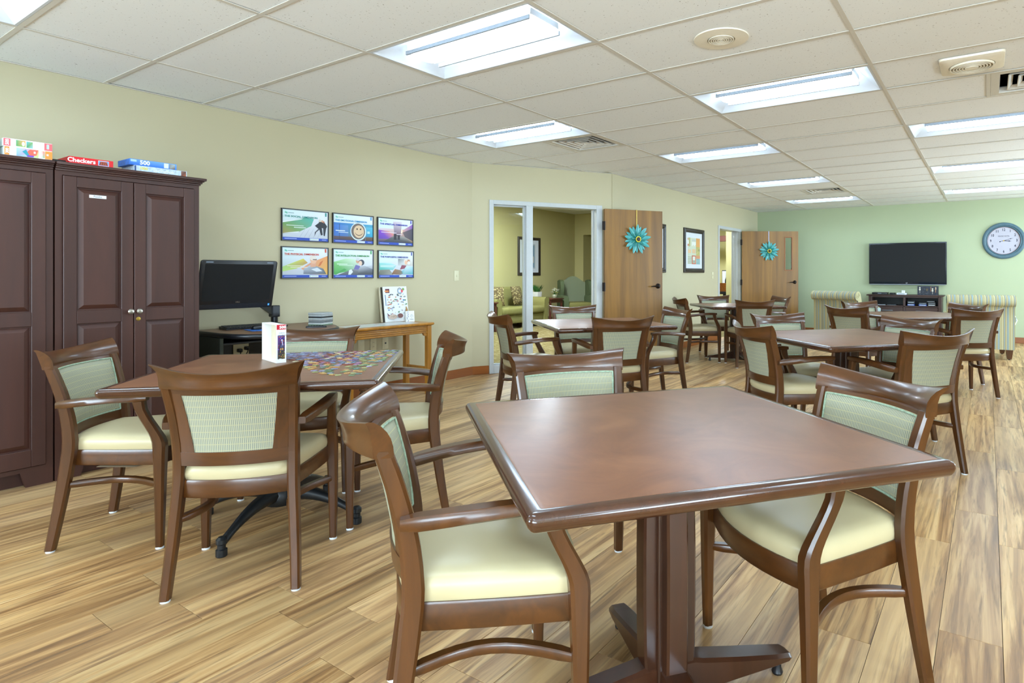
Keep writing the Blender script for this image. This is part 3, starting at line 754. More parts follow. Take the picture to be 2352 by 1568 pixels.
# ------------------------------------------------------------------ tables
def make_top(r, a, zt=.755, mat='laminate', edge='edge_wood'):
    h = a/2
    G().loft([[(x, y, z) for x, y in rrect(h-d, h-d, max(.004, .018-d))] for d, z in ((.030, zt-.0005), (.014, zt), (.006, zt-.003), (.001, zt-.009), (0, zt-.016), (.002, zt-.024), (.008, zt-.032), (.014, zt-.036), (.06, zt-.036), (.06, zt-.002), (.030, zt-.0005))], cap=False).obj('edge_band', edge, r, 40)
    G().loft([[(x, y, z) for x, y in rrect(h-d, h-d, .008)] for d, z in ((.0305, zt-.034), (.0305, zt-.0004), (.032, zt))]).obj('table_top', mat, r, 30)
    G().loft([[(x, y, z) for x, y in rrect(q, q, .01)] for q, z in ((.20, zt-.058), (.22, zt-.036))]).obj('support_plate', 'base_wood', r)
def make_table(a):
    r = thing('dining_table', 'x', 'table', (0, 0, 0), 0, 'square pedestal dining tables')
    make_top(r, a)
    for k in range(4):
        an = math.pi/2*k; c, s = math.cos(an), math.sin(an)
        def tr_(p): return (p[0]*c-p[1]*s, p[0]*s+p[1]*c, p[2])
        rings = []
        for z, ro in ((.10, .074), (.16, .077), (.28, .079), (.42, .079), (.56, .077), (.66, .073), (.70, .070)):
            ri = ro-.036; w_ = .031
            rings.append([tr_(p) for p in ((ri, -w_, z), (ro-.006, -w_, z), (ro, -w_+.006, z), (ro, w_-.006, z), (ro-.006, w_, z), (ri, w_, z))])
        G().loft(rings).obj('column_board', 'base_wood', r, 30)
        rings = []
        for x, z0, z1, w_ in ((.02, .022, .118, .034), (.075, .024, .118, .036), (.10, .026, .112, .037), (.22, .036, .092, .037), (.34, .044, .074, .036), (.385, .046, .068, .032), (.40, .048, .060, .024)):
            rings.append([tr_(p) for p in ((x, -w_, z0+.004), (x, -w_+.004, z0), (x, w_-.004, z0), (x, w_, z0+.004), (x, w_, z1-.008), (x, w_-.010, z1), (x, -w_+.010, z1), (x, -w_, z1-.008))])
        o = G().loft(rings).obj('base_foot', 'base_wood', r, 30)
        g = G(); cx, cy, _ = tr_((.365, 0, 0)); g.lathe([(.015, 0), (.017, .006), (.012, .02), (.012, .05)], (cx, cy, 0), 12); g.obj('glide', 'black_plastic', o)
    G().loft([[(x, y, z) for x, y in rrect(.043, .043, .006)] for z in (.06, .715)]).obj('column_core', 'base_wood', r)
    return r
TABLES = [(-.745, 1.500, -38.5, .985, 14, 'large brown square table in the foreground with nothing on it'),
          (-2.82, 4.40, -39, 1.01, 0, 'brown square table in front of the glass doorway'),
          (-.80, 4.345, -42, 1.0, 0, 'brown square table in the middle right behind the foreground chair'),
          (-2.89, 7.95, -49, 1.01, -40, 'far brown table before the far oak door'),
          (-.617, 7.088, -49, 1.01, 0, 'far brown table in front of the television stand')]
tb = make_table(1.0); index_kids(tb)
for k, (x, y, a, sz, extra, lab) in enumerate(TABLES):
    o = tb if k == 0 else copy_tree(tb)
    o.location = (x, y, 0); o.rotation_euler = (0, 0, math.radians(a)); o['label'] = lab; o.scale = (sz, sz, 1)
# puzzle table with black iron base
pt = thing('puzzle_table', 'brown square table with a half done jigsaw puzzle and black iron base', 'table', (-2.72, 1.53, 0), math.radians(45.2))
make_top(pt, .985)
BX, BY = -.035, .134
G().lathe([(.045, .09), (.04, .12), (.038, .66), (.06, .70), (.001, .70)], (BX, BY, 0), 20).obj('column', 'black_iron', pt)
G().lathe([(.001, .085), (.075, .085), (.085, .11), (.08, .15), (.05, .19), (.001, .19)], (BX, BY, 0), 20).obj('hub', 'black_iron', pt)
for k in range(4):
    an = math.radians(-109.6+90*k); pts = []; rr = []
    for t in [q/12 for q in range(13)]:
        x = .04+.345*t; z = .135-.02*t+.018*math.sin(math.pi*t)-.062*t**1.6; pts.append((BX+x*math.cos(an), BY+x*math.sin(an), z)); rr.append(lerp(.040, .017, min(1, t*1.25)))
    o = G().tube(pts, rr, 10).obj('base_leg', 'black_iron', pt, 60)
    cx, cy = BX+.385*math.cos(an), BY+.385*math.sin(an)
    G().lathe([(.018, .0), (.022, .004), (.022, .03), (.016, .034), (.016, .05), (.021, .055), (.021, .072), (.012, .082), (.001, .083)], (cx, cy, 0), 14).obj('foot', 'black_iron', o)
# ------------------------------------------------------------------ tall cabinets on the left wall
def cabinet(label, y0, y1, doors):
    r = wallthing('tall_cabinet', label, 'cabinet', (XL+.003, (y0+y1)/2, 0), (0, 1, 0), 'dark tall cabinets')
    h = (y1-y0)/2; D = .600
    g = G().box(-h, h, .10, 1.765, 0, D-.02); g.box(-h, -h+.032, .085, 1.765, D-.02, D).box(h-.032, h, .085, 1.765, D-.02, D).box(-h+.032, h-.032, 1.742, 1.765, D-.02, D).box(-h+.032, h-.032, .085, .108, D-.02, D)
    g.box(-h, h, 0, .10, 0, D-.06)
    g.obj('body', 'cabinet_wood', r)
    for s in (-1, 1): G().prism([(s*h, 0), (s*(h-.115), 0), (s*(h-.140), .085), (s*h, .085)], D-.03, D, 2).obj('bracket_foot', 'cabinet_wood', r)
    g = G()
    for a, b, o in ((1.765, 1.777, .008), (1.777, 1.788, .016), (1.788, 1.796, .024), (1.796, 1.813, .034)):
        g.bbox(-h-(o if doors == 'left' else 0), h+(o if doors == 'right' else 0), a, b, 0, D+o, .003, 2)
    g.obj('crown', 'cabinet_wood', r)
    W = (2*h-.064)/2-.004
    for k, sgn in enumerate((-1, 1)):
        xa = -h+.034 if sgn < 0 else .0025; xb = xa+W; dz = D-.006
        g = G(); st = .062; zb, zt = .112, 1.738
        rails = [(zb, zb+.095), (.885, .975-.012), (zt-.062, zt)]
        g.bbox(xa, xa+st, zb, zt, dz, dz+.02, .0025, 1).bbox(xb-st, xb, zb, zt, dz, dz+.02, .0025, 1)
        for a, b in rails: g.bbox(xa+st-.001, xb-st+.001, a, b, dz, dz+.0198, .0025, 1)
        d = g.obj('door', 'cabinet_wood', r)
        for a, b in ((rails[0][1], rails[1][0]), (rails[1][1], rails[2][0])):
            x0, x1 = xa+st, xb-st
            G().loft([[(x, y, dz+z) for x, y in ((x0+i, a+i), (x1-i, a+i), (x1-i, b-i), (x0+i, b-i))] for i, z in ((0, .000), (0, .006), (.006, .006), (.030, .0185), (.034, .0185))]).obj('panel', 'cabinet_wood', d, 20)
        kx = (xb-.020) if sgn < 0 else (xa+.020)
        G().lathe([(.006, dz+.018), (.006, dz+.034), (.015, dz+.038), (.017, dz+.046), (.012, dz+.053), (.001, dz+.055)], (kx, .945, 0), 16).obj('knob', 'nickel', d)
        if doors == 'right' and sgn > 0:
            G().lathe([(.012, dz+.018), (.012, dz+.023), (.006, dz+.024), (.001, dz+.024)], (kx+.0, .897, 0), 16).obj('lock', 'brass', d)
        if doors == 'right' and sgn < 0:
            lb = G().bbox(xa+.118, xa+.20, 1.622, 1.640, dz+.0186, dz+.0198, .0004, 1).obj('name_label', 'label_white', d)
            text('lettering', 'Puzzles', .014, d, 'ink', xa+.159, 1.631, dz+.0200)
    return r
cabinet('dark brown tall cabinet with name label and brass lock, red box on top', 1.190, 1.935, 'right')
cabinet('dark brown tall cabinet cut off at the left picture edge', .437, 1.182, 'left')
TOPZ = 1.8135
def gamebox(name, label, y0, y1, x0, x1, z0, h, mat, group='game and puzzle boxes on the cabinets'):
    r = wallthing(name, label, 'box', (x0, (y0+y1)/2, z0), (0, 1, 0), group)      # x0 = front plane, x1 behind
    w = (y1-y0)/2; G().bbox(-w, w, 0, h, -(x0-x1), 0, .0015, 1).obj('carton', mat, r); return r, w
r, w_ = gamebox('puzzle_box', 'white and orange 300 piece puzzle box, bottom of the stack on the left cabinet', .975, 1.172, -4.405, -4.66, TOPZ, .047, 'white_paper')
Pn = Print(2*w_, .044); Pn.rect(0, 0, .1, 1, '#e08a3c').rect(.84, 0, 1, 1, '#e08a3c').rect(.24, 0, .7, 1, ['#7aa4dc', '#b7d67c', '#d86a4a', '#9cc4e8']).poly([(.42, .35), (.52, .95), (.68, .9), (.66, .3), (.52, .05)], '#d9604e').poly([(.36, .6), (.44, .9), (.52, .1), (.46, .1)], '#2c8b9a').rect(.46, .02, .6, .22, '#6d3bb0').rect(.6, .5, .64, .75, '#f2f2f2').rect(.71, .1, .83, .95, ['#e2ecf4', '#6f9c5c', '#d0694a', '#e7e2d0'])
Pn.rect(.87, .4, .92, .65, '#c8b8b0'); Pn.obj('print', r, (-w_, .0015, .0003))
text('lettering', '300', .018, r, 'white_paper', -w_+.011, .023, .0016, rot=math.pi/2, off=.0006)
r, w_ = gamebox('puzzle_box', 'white and coral 500 piece puzzle box on top of the orange one', .972, 1.173, -4.41, -4.66, TOPZ+.048, .043, 'white_paper')
Pn = Print(2*w_, .040); Pn.rect(0, 0, .14, 1, '#d8666a').rect(.83, 0, 1, 1, '#d8666a').rect(.25, .1, .44, .95, ['#3d8a4e', '#8fae5a', '#d89b58', '#4c9a6a']).rect(.46, .05, .59, .9, ['#3e8757', '#86b0b8', '#7fa060', '#58a6ae']).disc(.395, .5, .03, .3, '#e9e4d6').rect(.88, .25, .93, .85, '#8fd6dc')
Pn.obj('print', r, (-w_, .0015, .0003)); text('lettering', '500', .020, r, 'white_paper', -w_+.015, .022, .0016, rot=math.pi/2, off=.0006)
text('lettering', 'Buffalo', .009, r, 'white_paper', w_-.018, .022, .0016, rot=math.pi/2)
r, w_ = gamebox('puzzle_box', 'pale mint box at the left picture edge on the cabinet top', .78, .958, -4.425, -4.66, TOPZ, .042, 'box_mint')
Print(2*w_, .04).rect(.86, .35, .9, .6, '#d8b84a').obj('print', r, (-w_, .001, .0003))
r, w_ = gamebox('puzzle_box', 'green box lying on the pale mint box at the left picture edge', .775, .952, -4.425, -4.66, TOPZ+.043, .047, 'box_green')
r, w_ = gamebox('checkers_box', 'red checkers game box with white lettering on the right cabinet', 1.252, 1.462, -4.43, -4.70, TOPZ, .041, 'box_red')
text('lettering', 'Checkers', .034, r, 'white_paper', -w_+.058, .021, .0008, off=.0009)
Pn = Print(.052, .03).rect(0, 0, 1, 1, '#dfe6ee').rect(.03, .05, .97, .95, ['#4b86d8', '#4b86d8', '#6f9fe0', '#6f9fe0']).poly([(.06, .12), (.94, .12), (.8, .85), (.2, .85)], '#b5533c')
for k in range(4): Pn.poly([(.12+.2*k, .2), (.22+.2*k, .2), (.24+.16*k, .75), (.17+.16*k, .75)], '#5b3226')
Pn.obj('print', r, (w_-.074, .005, .0004))
r = G().bbox(-.16, .16, -.035, .035, 0, .016, .002, 1).obj('board_game_lid', 'black_satin'); r.location = (-4.62, 1.212, TOPZ); tag(r, 'flat dark game tray lying behind the red checkers box', 'box', 'game and puzzle boxes on the cabinets')
r, w_ = gamebox('puzzle_box', 'icy white 1000 piece puzzle box under the blue one on the cabinet', 1.570, 1.862, -4.43, -4.63, TOPZ, .037, 'box_ice')
Print(2*w_, .034).rect(.88, 0, .98, 1, ['#7a4334', '#b5653c', '#5c4038', '#8d6a5a']).rect(0, 0, .03, 1, '#2d4a7a').obj('print', r, (-w_, .001, .0003))
text('lettering', '1000', .022, r, 'petal_yellow', -w_+.048, .020, .0008, off=.0005); text('lettering', 'springbok', .030, r, 'white_paper', -w_+.158, .017, .0008, off=.0003)
r, w_ = gamebox('puzzle_box', 'bright blue 500 piece puzzle box on top of the 1000 piece box', 1.548, 1.805, -4.44, -4.62, TOPZ+.038, .038, 'box_blue')
Pn = Print(2*w_, .036).rect(0, 0, 1, 1, ['#1c5fc0', '#2a72cc', '#6fa4dc', '#5f97d8']).rect(.72, .08, .82, .92, '#d6dde2').rect(.84, .05, .96, .9, ['#8d8d86', '#5d4a3a', '#a8b4b8', '#7f8a90']).rect(.02, .55, .14, .92, '#a8c6e4'); Pn.obj('print', r, (-w_, .001, .0003))
text('lettering', '500', .036, r, 'white_paper', -w_+.080, .019, .0012, off=.0012)

# ------------------------------------------------------------------ framed posters
def poster(label, yc, zc, title, tcol, draw):
    r = wallthing('framed_poster', label, 'poster', (XL+.001, yc, zc), (0, 1, 0), 'framed dimension posters on the left wall')
    W, H = .438, .278; f = .009
    g = G()
    for b in ((-W/2, -W/2+f, -H/2, H/2), (W/2-f, W/2, -H/2, H/2), (-W/2+f, W/2-f, -H/2, -H/2+f), (-W/2+f, W/2-f, H/2-f, H/2)): g.bbox(*b, 0, .018, .0015, 1)
    g.obj('frame', 'black_plastic', r)
    p = Print(W-2*f, H-2*f); p.rect(0, 0, 1, 1, ['#b9bec8', '#b9bec8', '#e4e8ee', '#d5ecec']); draw(p)
    p.rect(0, 0, 1, .09, '#2348b0').rect(.585, .012, .785, .078, '#dfe6ea').rect(.60, .03, .615, .065, '#4a9a86').rect(.63, .035, .77, .055, '#aebfbc').rect(.04, .036, .30, .056, '#a9b8e4').rect(.86, .036, .96, .054, '#a9b8e4')
    for k in range(3): p.disc(.062+.014*k, .905-.008*k, .016, .03, '#7cc0ac', 8)
    p.rect(.115, .885, .24, .905, '#7f9aa0').rect(.935, .86, .965, .985, tcol)
    p.obj('print', r, (-W/2+f, -H/2+f, .011))
    text('lettering', title, .0225, r, 'ink_'+tcol[1:], -W/2+f+.018, H/2-f-.057, .0135, 'LEFT', {'S': .30, 'E': .335, 'P': .315, 'I': .36}[title[4]] if 'PURP' not in title and 'SPIR' not in title else .335, off=.0005)
    return r
for c in ('#2a9089', '#3a9bd0', '#3b3fae', '#d0452a', '#2f9a46', '#2b3f9c'): plain('ink_'+c[1:], c, .5, .3, 0, .02)
def dr_social(p):
    p.poly([(0, .2), (0, .58), (.5, .78), (.68, .74), (.62, .5), (.35, .28)], ['#a08a4e', '#6f9a58', '#57a58c', '#4fb0a4', '#5fb09c', '#7d9c5c']).poly([(0, .56), (0, .6), (.45, .74), (.4, .70)], '#e3e8ea').poly([(0, .22), (.36, .3), (.33, .26)], '#dfe4e6')
    for k in range(5): p.poly([(.36+.1*k, .1), (.365+.1*k, .1), (.5+.09*k, .42), (.497+.09*k, .42)], '#8d929c')
    p.poly([(.70, .52), (.79, .63), (.80, .70), (.86, .66), (.93, .64), (.985, .52), (.95, .42), (.86, .46), (.80, .40)], '#23252e').poly([(.80, .42), (.86, .46), (.88, .22), (.84, .2)], '#23252e').poly([(.89, .45), (.96, .44), (.93, .18), (.90, .2)], '#2b2d36').poly([(.78, .42), (.82, .42), (.73, .30), (.69, .16), (.70, .3)], '#3a3c46')
    p.disc(.815, .705, .026, .045, '#d2c8b4').disc(.87, .69, .024, .04, '#d9a587').disc(.905, .66, .02, .035, '#a3664c').rect(.08, .475, .45, .495, '#d5e2dc').rect(.24, .415, .50, .435, '#e6eeea')
def dr_emot(p):
    p.rect(0, .09, 1, .7, ['#4b5a78', '#5c4636', '#4aa3c4', '#2f6fc0']).rect(0, .18, .36, .62, ['#2f62b4', '#4a6ea8', '#5d8fc4', '#2f6cc8']).rect(.62, .25, 1, .6, ['#3a78a8', '#2aa0c8', '#4fb6d4', '#79aab4']).rect(0, .09, 1, .22, ['#3a3040', '#4a362c', '#6d5238', '#5b4a52']).rect(.14, .1, .15, .66, '#28324a').rect(.80, .1, .81, .62, '#5f7f8f')
    p.disc(.62, .42, .205, .33, '#c9dbe4', 28).disc(.615, .425, .178, .29, '#6d5f58', 28).disc(.63, .42, .135, .23, '#d9bb97', 24).disc(.585, .51, .018, .032, '#2d1d16').disc(.675, .51, .018, .032, '#2d1d16')
    pts = [(.63+.10*math.cos(a), .40+.13*math.sin(a)) for a in [math.radians(195+15*k) for k in range(11)]]; pts2 = [(.63+.10*math.cos(a), .425+.13*math.sin(a)) for a in [math.radians(345-15*k) for k in range(11)]]
    p.poly(pts+pts2, '#4a2c1e').rect(.85, .36, .92, .45, '#a9d2dc').rect(.05, .405, .28, .43, '#e6eef4').rect(.12, .35, .36, .372, '#c6d6e4')
def dr_spir(p):
    p.rect(0, .09, 1, .62, ['#3b2f55', '#3f3a48', '#d9b3a0', '#d8c8d4']).poly([(0, .2), (0, .55), (.3, .52), (.45, .4), (.3, .22)], ['#5b2fa0', '#7a3fc4', '#e0a27c', '#d98a70', '#6d48a8']).poly([(.6, .5), (1, .85), (1, .6), (.8, .52)], ['#e2b48c', '#8a5cb8', '#5e3a92', '#a86a54']).poly([(.7, .5), (1, .68), (1, .12), (.78, .3)], ['#6d5d60', '#4a4658', '#3a3a42', '#55525a']).poly([(.12, .09), (.35, .28), (.55, .36), (.75, .34), (1, .18), (1, .09)], ['#2f3036', '#5f6066', '#8a8a8c', '#9a948c', '#b88a5a', '#3b3a40'])
    p.disc(.63, .55, .07, .1, '#f2dcc4').poly([(.42, .9), (.68, .92), (.64, .36), (.46, .34)], ['#c9bccc', '#d4ccd6', '#6b4a58', '#4a3244']).rect(.44, .2, .52, .42, '#2a2630').rect(.55, .21, .62, .42, '#312d38').rect(.08, .455, .52, .475, '#e2d6e4').rect(.52, .40, .68, .42, '#ece4ec')
def dr_phys(p):
    p.poly([(0, .2), (0, .36), (.45, .64), (.55, .5), (.3, .3)], ['#b6d77a', '#a9d07a', '#d6cc54', '#bb8f52', '#b9cf6c']).poly([(.4, .3), (.6, .5), (1, .75), (1, .1), (.6, .1)], ['#e2a070', '#d99a78', '#e39a5a', '#d7ab4c', '#8d94a4']).poly([(.45, .12), (.46, .3), (.60, .42), (.76, .38), (.9, .3), (.97, .12)], ['#6d7482', '#a9b0bc', '#c3c9d2', '#8d97a2', '#5d6a74', '#4a525e']).poly([(.60, .36), (.72, .36), (.74, .55), (.62, .52)], '#d9a184').disc(.675, .60, .075, .13, '#e0b090').disc(.665, .67, .075, .085, '#e2d8cc').rect(.66, .60, .75, .625, '#5c5350').poly([(.78, .38), (.82, .52), (.9, .6), (.84, .42)], '#c9703e')
    p.poly([(.62, .28), (.76, .34), (.88, .22), (.74, .2)], '#cdd4da').rect(.10, .385, .48, .405, '#e4ddc4').rect(.17, .335, .54, .355, '#e8dcc6').rect(.05, .735, .42, .745, '#bfb4a8')
def dr_int(p):
    p.poly([(0, .12), (0, .55), (.3, .68), (.6, .66), (.62, .3), (.3, .2)], ['#3f9a44', '#7fc274', '#b8dcb0', '#cfe2d0', '#a9bcae', '#55a05a']).poly([(0, .1), (.06, .1), (.32, .28), (.26, .32)], '#4a9a50').poly([(.1, .09), (.4, .26), (.55, .32), (1, .46), (1, .09)], ['#55585f', '#74777e', '#8d9098', '#c5cad2', '#4c4f58']).poly([(.5, .3), (.55, .46), (.66, .42), (.68, .28)], '#6f6aa8').poly([(.62, .3), (.68, .42), (.80, .42), (1, .3), (1, .12), (.6, .12)], ['#8d919a', '#b5bac2', '#a7acb5', '#70747e', '#3a3d46', '#44474f'])
    p.disc(.60, .60, .045, .085, '#c99a7c').disc(.605, .655, .05, .05, '#c9ccd0').disc(.70, .545, .075, .11, '#474a52').disc(.672, .52, .045, .09, '#e3c4ae').poly([(.36, .1), (.38, .26), (.44, .3), (.48, .2), (.42, .1)], '#d5dade').rect(.08, .47, .34, .49, '#e2f0e0').rect(.13, .43, .48, .446, '#d5e8d4').rect(.05, .735, .36, .745, '#a8c4ac')
def dr_purp(p):
    p.poly([(0, .28), (0, .55), (.35, .56), (.5, .45), (.4, .28)], ['#3fa99c', '#8ccfca', '#bfe0e4', '#a4cfd4', '#7cc0c0']).poly([(.0, .09), (.02, .28), (.30, .30), (.42, .09)], ['#5f6258', '#75776a', '#8a8b80', '#9a9a92']).rect(.55, .46, 1, .72, ['#b9bec0', '#c9c4bc', '#e2e0dc', '#7d8488']).poly([(.36, .12), (.40, .22), (.46, .32), (.62, .28), (.78, .16), (.60, .1)], ['#6d4a34', '#8d6446', '#a97c58', '#8a7a66', '#3f97a4', '#7d6a58']).poly([(.6, .3), (.66, .48), (.80, .46), (.74, .34)], '#8d4a5c').poly([(.66, .24), (.82, .44), (1, .42), (1, .12), (.7, .12)], ['#58b0bc', '#cfdfe4', '#a8ccd8', '#3fa4b4', '#79aab0'])
    p.disc(.78, .62, .06, .11, '#ded6cc').disc(.785, .58, .042, .085, '#e2b698').disc(.865, .62, .045, .08, '#c98a68').disc(.87, .57, .045, .07, '#e0ddd8').rect(.04, .445, .46, .463, '#dff0ee').rect(.04, .40, .42, .418, '#e8f4f2')
poster('framed poster titled the social dimension, top left of the six', 3.048, 1.598, 'THE SOCIAL DIMENSION', '#2a9089', dr_social)
poster('framed poster of a smiling coffee cup, top middle of the six', 3.525, 1.598, 'THE EMOTIONAL DIMENSION', '#3a9bd0', dr_emot)
poster('framed purple sunset poster, top right of the six', 4.008, 1.598, 'THE SPIRITUAL DIMENSION', '#3b3fae', dr_spir)
poster('framed orange poster titled the physical dimension, bottom left of the six', 3.046, 1.273, 'THE PHYSICAL DIMENSION', '#d0452a', dr_phys)
poster('framed green poster titled the intellectual dimension, bottom middle of the six', 3.525, 1.272, 'THE INTELLECTUAL DIMENSION', '#2f9a46', dr_int)
poster('framed teal poster titled the purposeful dimension, bottom right of the six', 4.015, 1.271, 'THE PURPOSEFUL DIMENSION', '#2b3f9c', dr_purp)

# ------------------------------------------------------------------ wall plates
def plate(label, org, right, kind):
    r = wallthing('wall_plate', label, 'switch' if kind == 'switch' else 'outlet', org, right)
    G().bbox(-.035, .035, -.058, .058, .0, .006, .003, 2).obj('cover', 'ivory', r)
    if kind == 'switch': G().bbox(-.006, .006, -.012, .012, .005, .014, .002, 1).obj('toggle', 'ivory', r)
    elif kind == 'outlet':
        for dy in (-.021, .021):
            G().lathe([(.015, .005), (.015, .008), (.001, .008)], (0, dy, 0), 16).obj('socket', 'ivory', r)
            G().box(-.006, -.004, dy-.005, dy+.005, .0079, .0086).box(.004, .006, dy-.004, dy+.004, .0079, .0086).obj('slots', 'black_plastic', r)
    elif kind == 'jack': G().bbox(-.008, .008, -.008, .008, .005, .009, .001, 1).obj('jack', 'black_plastic', r)
    else: G().lathe([(.003, .005), (.003, .008), (.001, .008)], (0, .04, 0), 8).lathe([(.003, .005), (.003, .008), (.001, .008)], (0, -.04, 0), 8).obj('screw', 'ivory', r)
plate('cream light switch on the left wall right of the posters', (XL+.0005, 4.847, 1.155), (0, 1, 0), 'switch')
plate('cream light switch beside the far doorway', (XF+.0005, 10.02, 1.15), (0, 1, 0), 'switch')
plate('blank cream wall plate under the oak console', (XL+.0005, 3.612, .487), (0, 1, 0), 'blank')
plate('cream double outlet under the oak console', (XL+.0005, 3.748, .487), (0, 1, 0), 'outlet')
plate('cream wall plate with dark jack under the oak console', (XL+.0005, 3.888, .487), (0, 1, 0), 'jack')

# ------------------------------------------------------------------ computer desk and what stands on it
DZ = .75
dk = thing('computer_desk', 'black computer desk with curved brown top beside the cabinets', 'desk', (-4.7, 2.6, 0))
po = [(-5.03, 2.14), (-4.60, 2.14), (-4.46, 2.16), (-4.36, 2.21), (-4.28, 2.30), (-4.24, 2.42), (-4.23, 2.60), (-4.25, 2.76), (-4.31, 2.88), (-4.42, 2.97), (-4.56, 3.04), (-4.72, 3.09), (-5.03, 3.10)]
def loc(p, o=(-4.7, 2.6)): return (p[0]-o[0], p[1]-o[1])
def inset(po, d):
    cx, cy = -4.75, 2.62; out = []
    for x, y in po:
        L = math.hypot(x-cx, y-cy); k = (L-d)/L; out.append((max(-5.03, cx+(x-cx)*k), cy+(y-cy)*k))
    return out
G().loft([[(*loc(p), z) for p in inset(po, d)] for d, z in ((.022, DZ-.004), (.022, DZ))]).obj('desk_top', 'laminate', dk)
G().loft([[(*loc(p), z) for p in inset(po, d)] for d, z in ((.022, DZ-.0005), (.010, DZ), (.002, DZ-.008), (0, DZ-.018), (.004, DZ-.030), (.014, DZ-.036))], cap=False).obj('edge_band', 'black_plastic', dk, 50)
G().prism([loc(p) for p in inset(po, .014)], DZ-.036, DZ-.005).obj('underside', 'black_plastic', dk)
G().bbox(-.32, .10, -.455, -.43, 0, DZ-.036, .003, 1).obj('side_panel', 'dark_panel', dk)
G().bbox(-.32, .0, .44, .465, 0, DZ-.036, .003, 1).obj('side_panel', 'dark_panel', dk)
G().bbox(-.325, -.31, -.43, .44, .25, DZ-.036, .002, 1).obj('back_panel', 'black_satin', dk)
G().bbox(-.31, .06, -.43, .44, .655, .672, .003, 1).obj('shelf', 'black_plastic', dk)
pw = wallthing('power_outlet', 'cream outlet plate with black plugs seen through the desk', 'outlet', (-5.008, 2.49, .585), (0, 1, 0))
G().bbox(-.06, .06, -.06, .06, 0, .008, .006, 2).obj('cover', 'ivory', pw)
for dx, dy in ((-.02, -.018), (.035, -.005)):
    o = G().bbox(dx-.015, dx+.015, dy-.014, dy+.014, .007, .045, .004, 1).obj('plug', 'black_plastic', pw)
    G().tube([(dx, dy, .044), (dx-.01, dy-.02, .06), (dx-.04, dy-.09, .05), (dx-.05, dy-.3, .03)], .004, 6).obj('cord', 'cable', o)
# monitor
mo = wallthing('monitor', 'black computer monitor tilted forward on an arm beside the cabinet', 'monitor', (-4.565, 2.252, 1.098), (0, 1, 0))
mo.rotation_euler = (mo.rotation_euler.to_matrix() @ Matrix.Rotation(math.radians(14), 3, 'X')).to_euler()
W, H = .53, .358
G().loft([[(x, y, z) for x, y in rrect(W/2-d, H/2-d, .018)] for d, z in ((.05, -.042), (.006, -.018), (0, -.006), (0, .004), (.003, .006))]).obj('case', 'black_plastic', mo)
G().box(-W/2+.028, W/2-.028, -H/2+.062, H/2-.026, .0062, .0066).obj('screen', 'screen', mo)
G().bbox(-W/2+.012, W/2-.012, -H/2+.004, -H/2+.036, .0055, .0075, .001, 1).obj('chin', 'tv_bezel', mo)
text('logo', 'DELL', .014, mo, 'nickel', 0.01, -H/2+.049, .0070)
Print(.014, .017).rect(0, 0, 1, 1, '#2f8fd0').rect(.2, .3, .8, .7, '#8fc8ea').obj('sticker', mo, (W/2-.036, -H/2+.014, .0078))
for x in (-W/2+.03, W/2-.08): Print(.05, .010).rect(0, 0, 1, 1, '#55606c').rect(.05, .3, .9, .7, '#8d98a4').obj('sticker', mo, (x, H/2-.018, .0063))
ar = thing('articulated_stand', 'black jointed stand behind the monitor, fixed to the desk', 'monitor stand', (-4.96, 2.735, DZ))
G().lathe([(.045, 0), (.045, .012), (.026, .016), (.026, .075), (.001, .075)], n=18).obj('post', 'black_plastic', ar)
G().bbox(-.032, .032, -.032, .032, .07, .165, .005, 1).obj('elbow', 'black_plastic', ar)
G().loft([[(x, y-.005*k, z+k*0) for x, y, z in q] for k, q in ((0, [(-.02, -.02, .085), (.02, -.02, .085), (.02, -.02, .15), (-.02, -.02, .15)]), (1, [(.10, -.22, .20), (.14, -.22, .20), (.14, -.22, .26), (.10, -.22, .26)]), (2, [(.22, -.42, .29), (.27, -.42, .29), (.27, -.42, .35), (.22, -.42, .35)]))]).obj('arm', 'black_plastic', ar)
G().bbox(.22, .322, -.50, -.41, .28, .37, .004, 1).obj('mount', 'black_plastic', ar)
# keyboard, mouse, pad
kb = thing('keyboard', 'black keyboard lying on the computer desk', 'keyboard', (-4.86, 2.52, DZ+.0005), math.radians(84))
G().loft([[(x, y, z) for x, y, z in q] for q in ([(-.225, -.075, 0), (.225, -.075, 0), (.225, -.075, .010), (-.225, -.075, .010)], [(-.225, .075, 0), (.225, .075, 0), (.225, .075, .022), (-.225, .075, .022)])]).obj('body', 'black_plastic', kb)
g = G()
for j in range(6):
    for i in range(21):
        x0 = -.215+i*.0205; y0 = -.066+j*.0225; z = .0105+.012*(y0+.075)/.15; g.box(x0, x0+.017, y0, y0+.018, z, z+.006)
tag(g.obj('keys', 'key_black', kb), kind='stuff')
mp = G().bbox(-.10, .10, -.085, .085, 0, .003, .001, 1).obj('mouse_pad', 'pad_blue'); mp.location = (-4.63, 2.46, DZ+.0005); mp.rotation_euler = (0, 0, 1.4); tag(mp, 'blue and yellow mouse pad on the computer desk', 'mouse pad')
ms = thing('mouse', 'black computer mouse on the blue pad', 'mouse', (-4.66, 2.45, DZ+.004), 1.3)
G().loft([[(x*k, y*k, z) for x, y in rrect(.055, .031, .028)] for k, z in ((.94, 0), (1, .008), (.97, .018), (.85, .028), (.6, .035), (.2, .038))]).obj('shell', 'black_plastic', ms, 60)
G().bbox(.018, .034, -.004, .004, .028, .037, .003, 2).obj('wheel', 'key_black', ms)
rm = thing('remote_control', 'small dark remote lying on the desk left of the disc cases', 'remote', (-4.47, 2.80, DZ+.0005), .9)
G().loft([[(x, y, z) for x, y in rrect(.075-d, .022-d, .012)] for d, z in ((0, 0), (0, .010), (.004, .014))]).obj('shell', 'black_plastic', rm)
g = G()
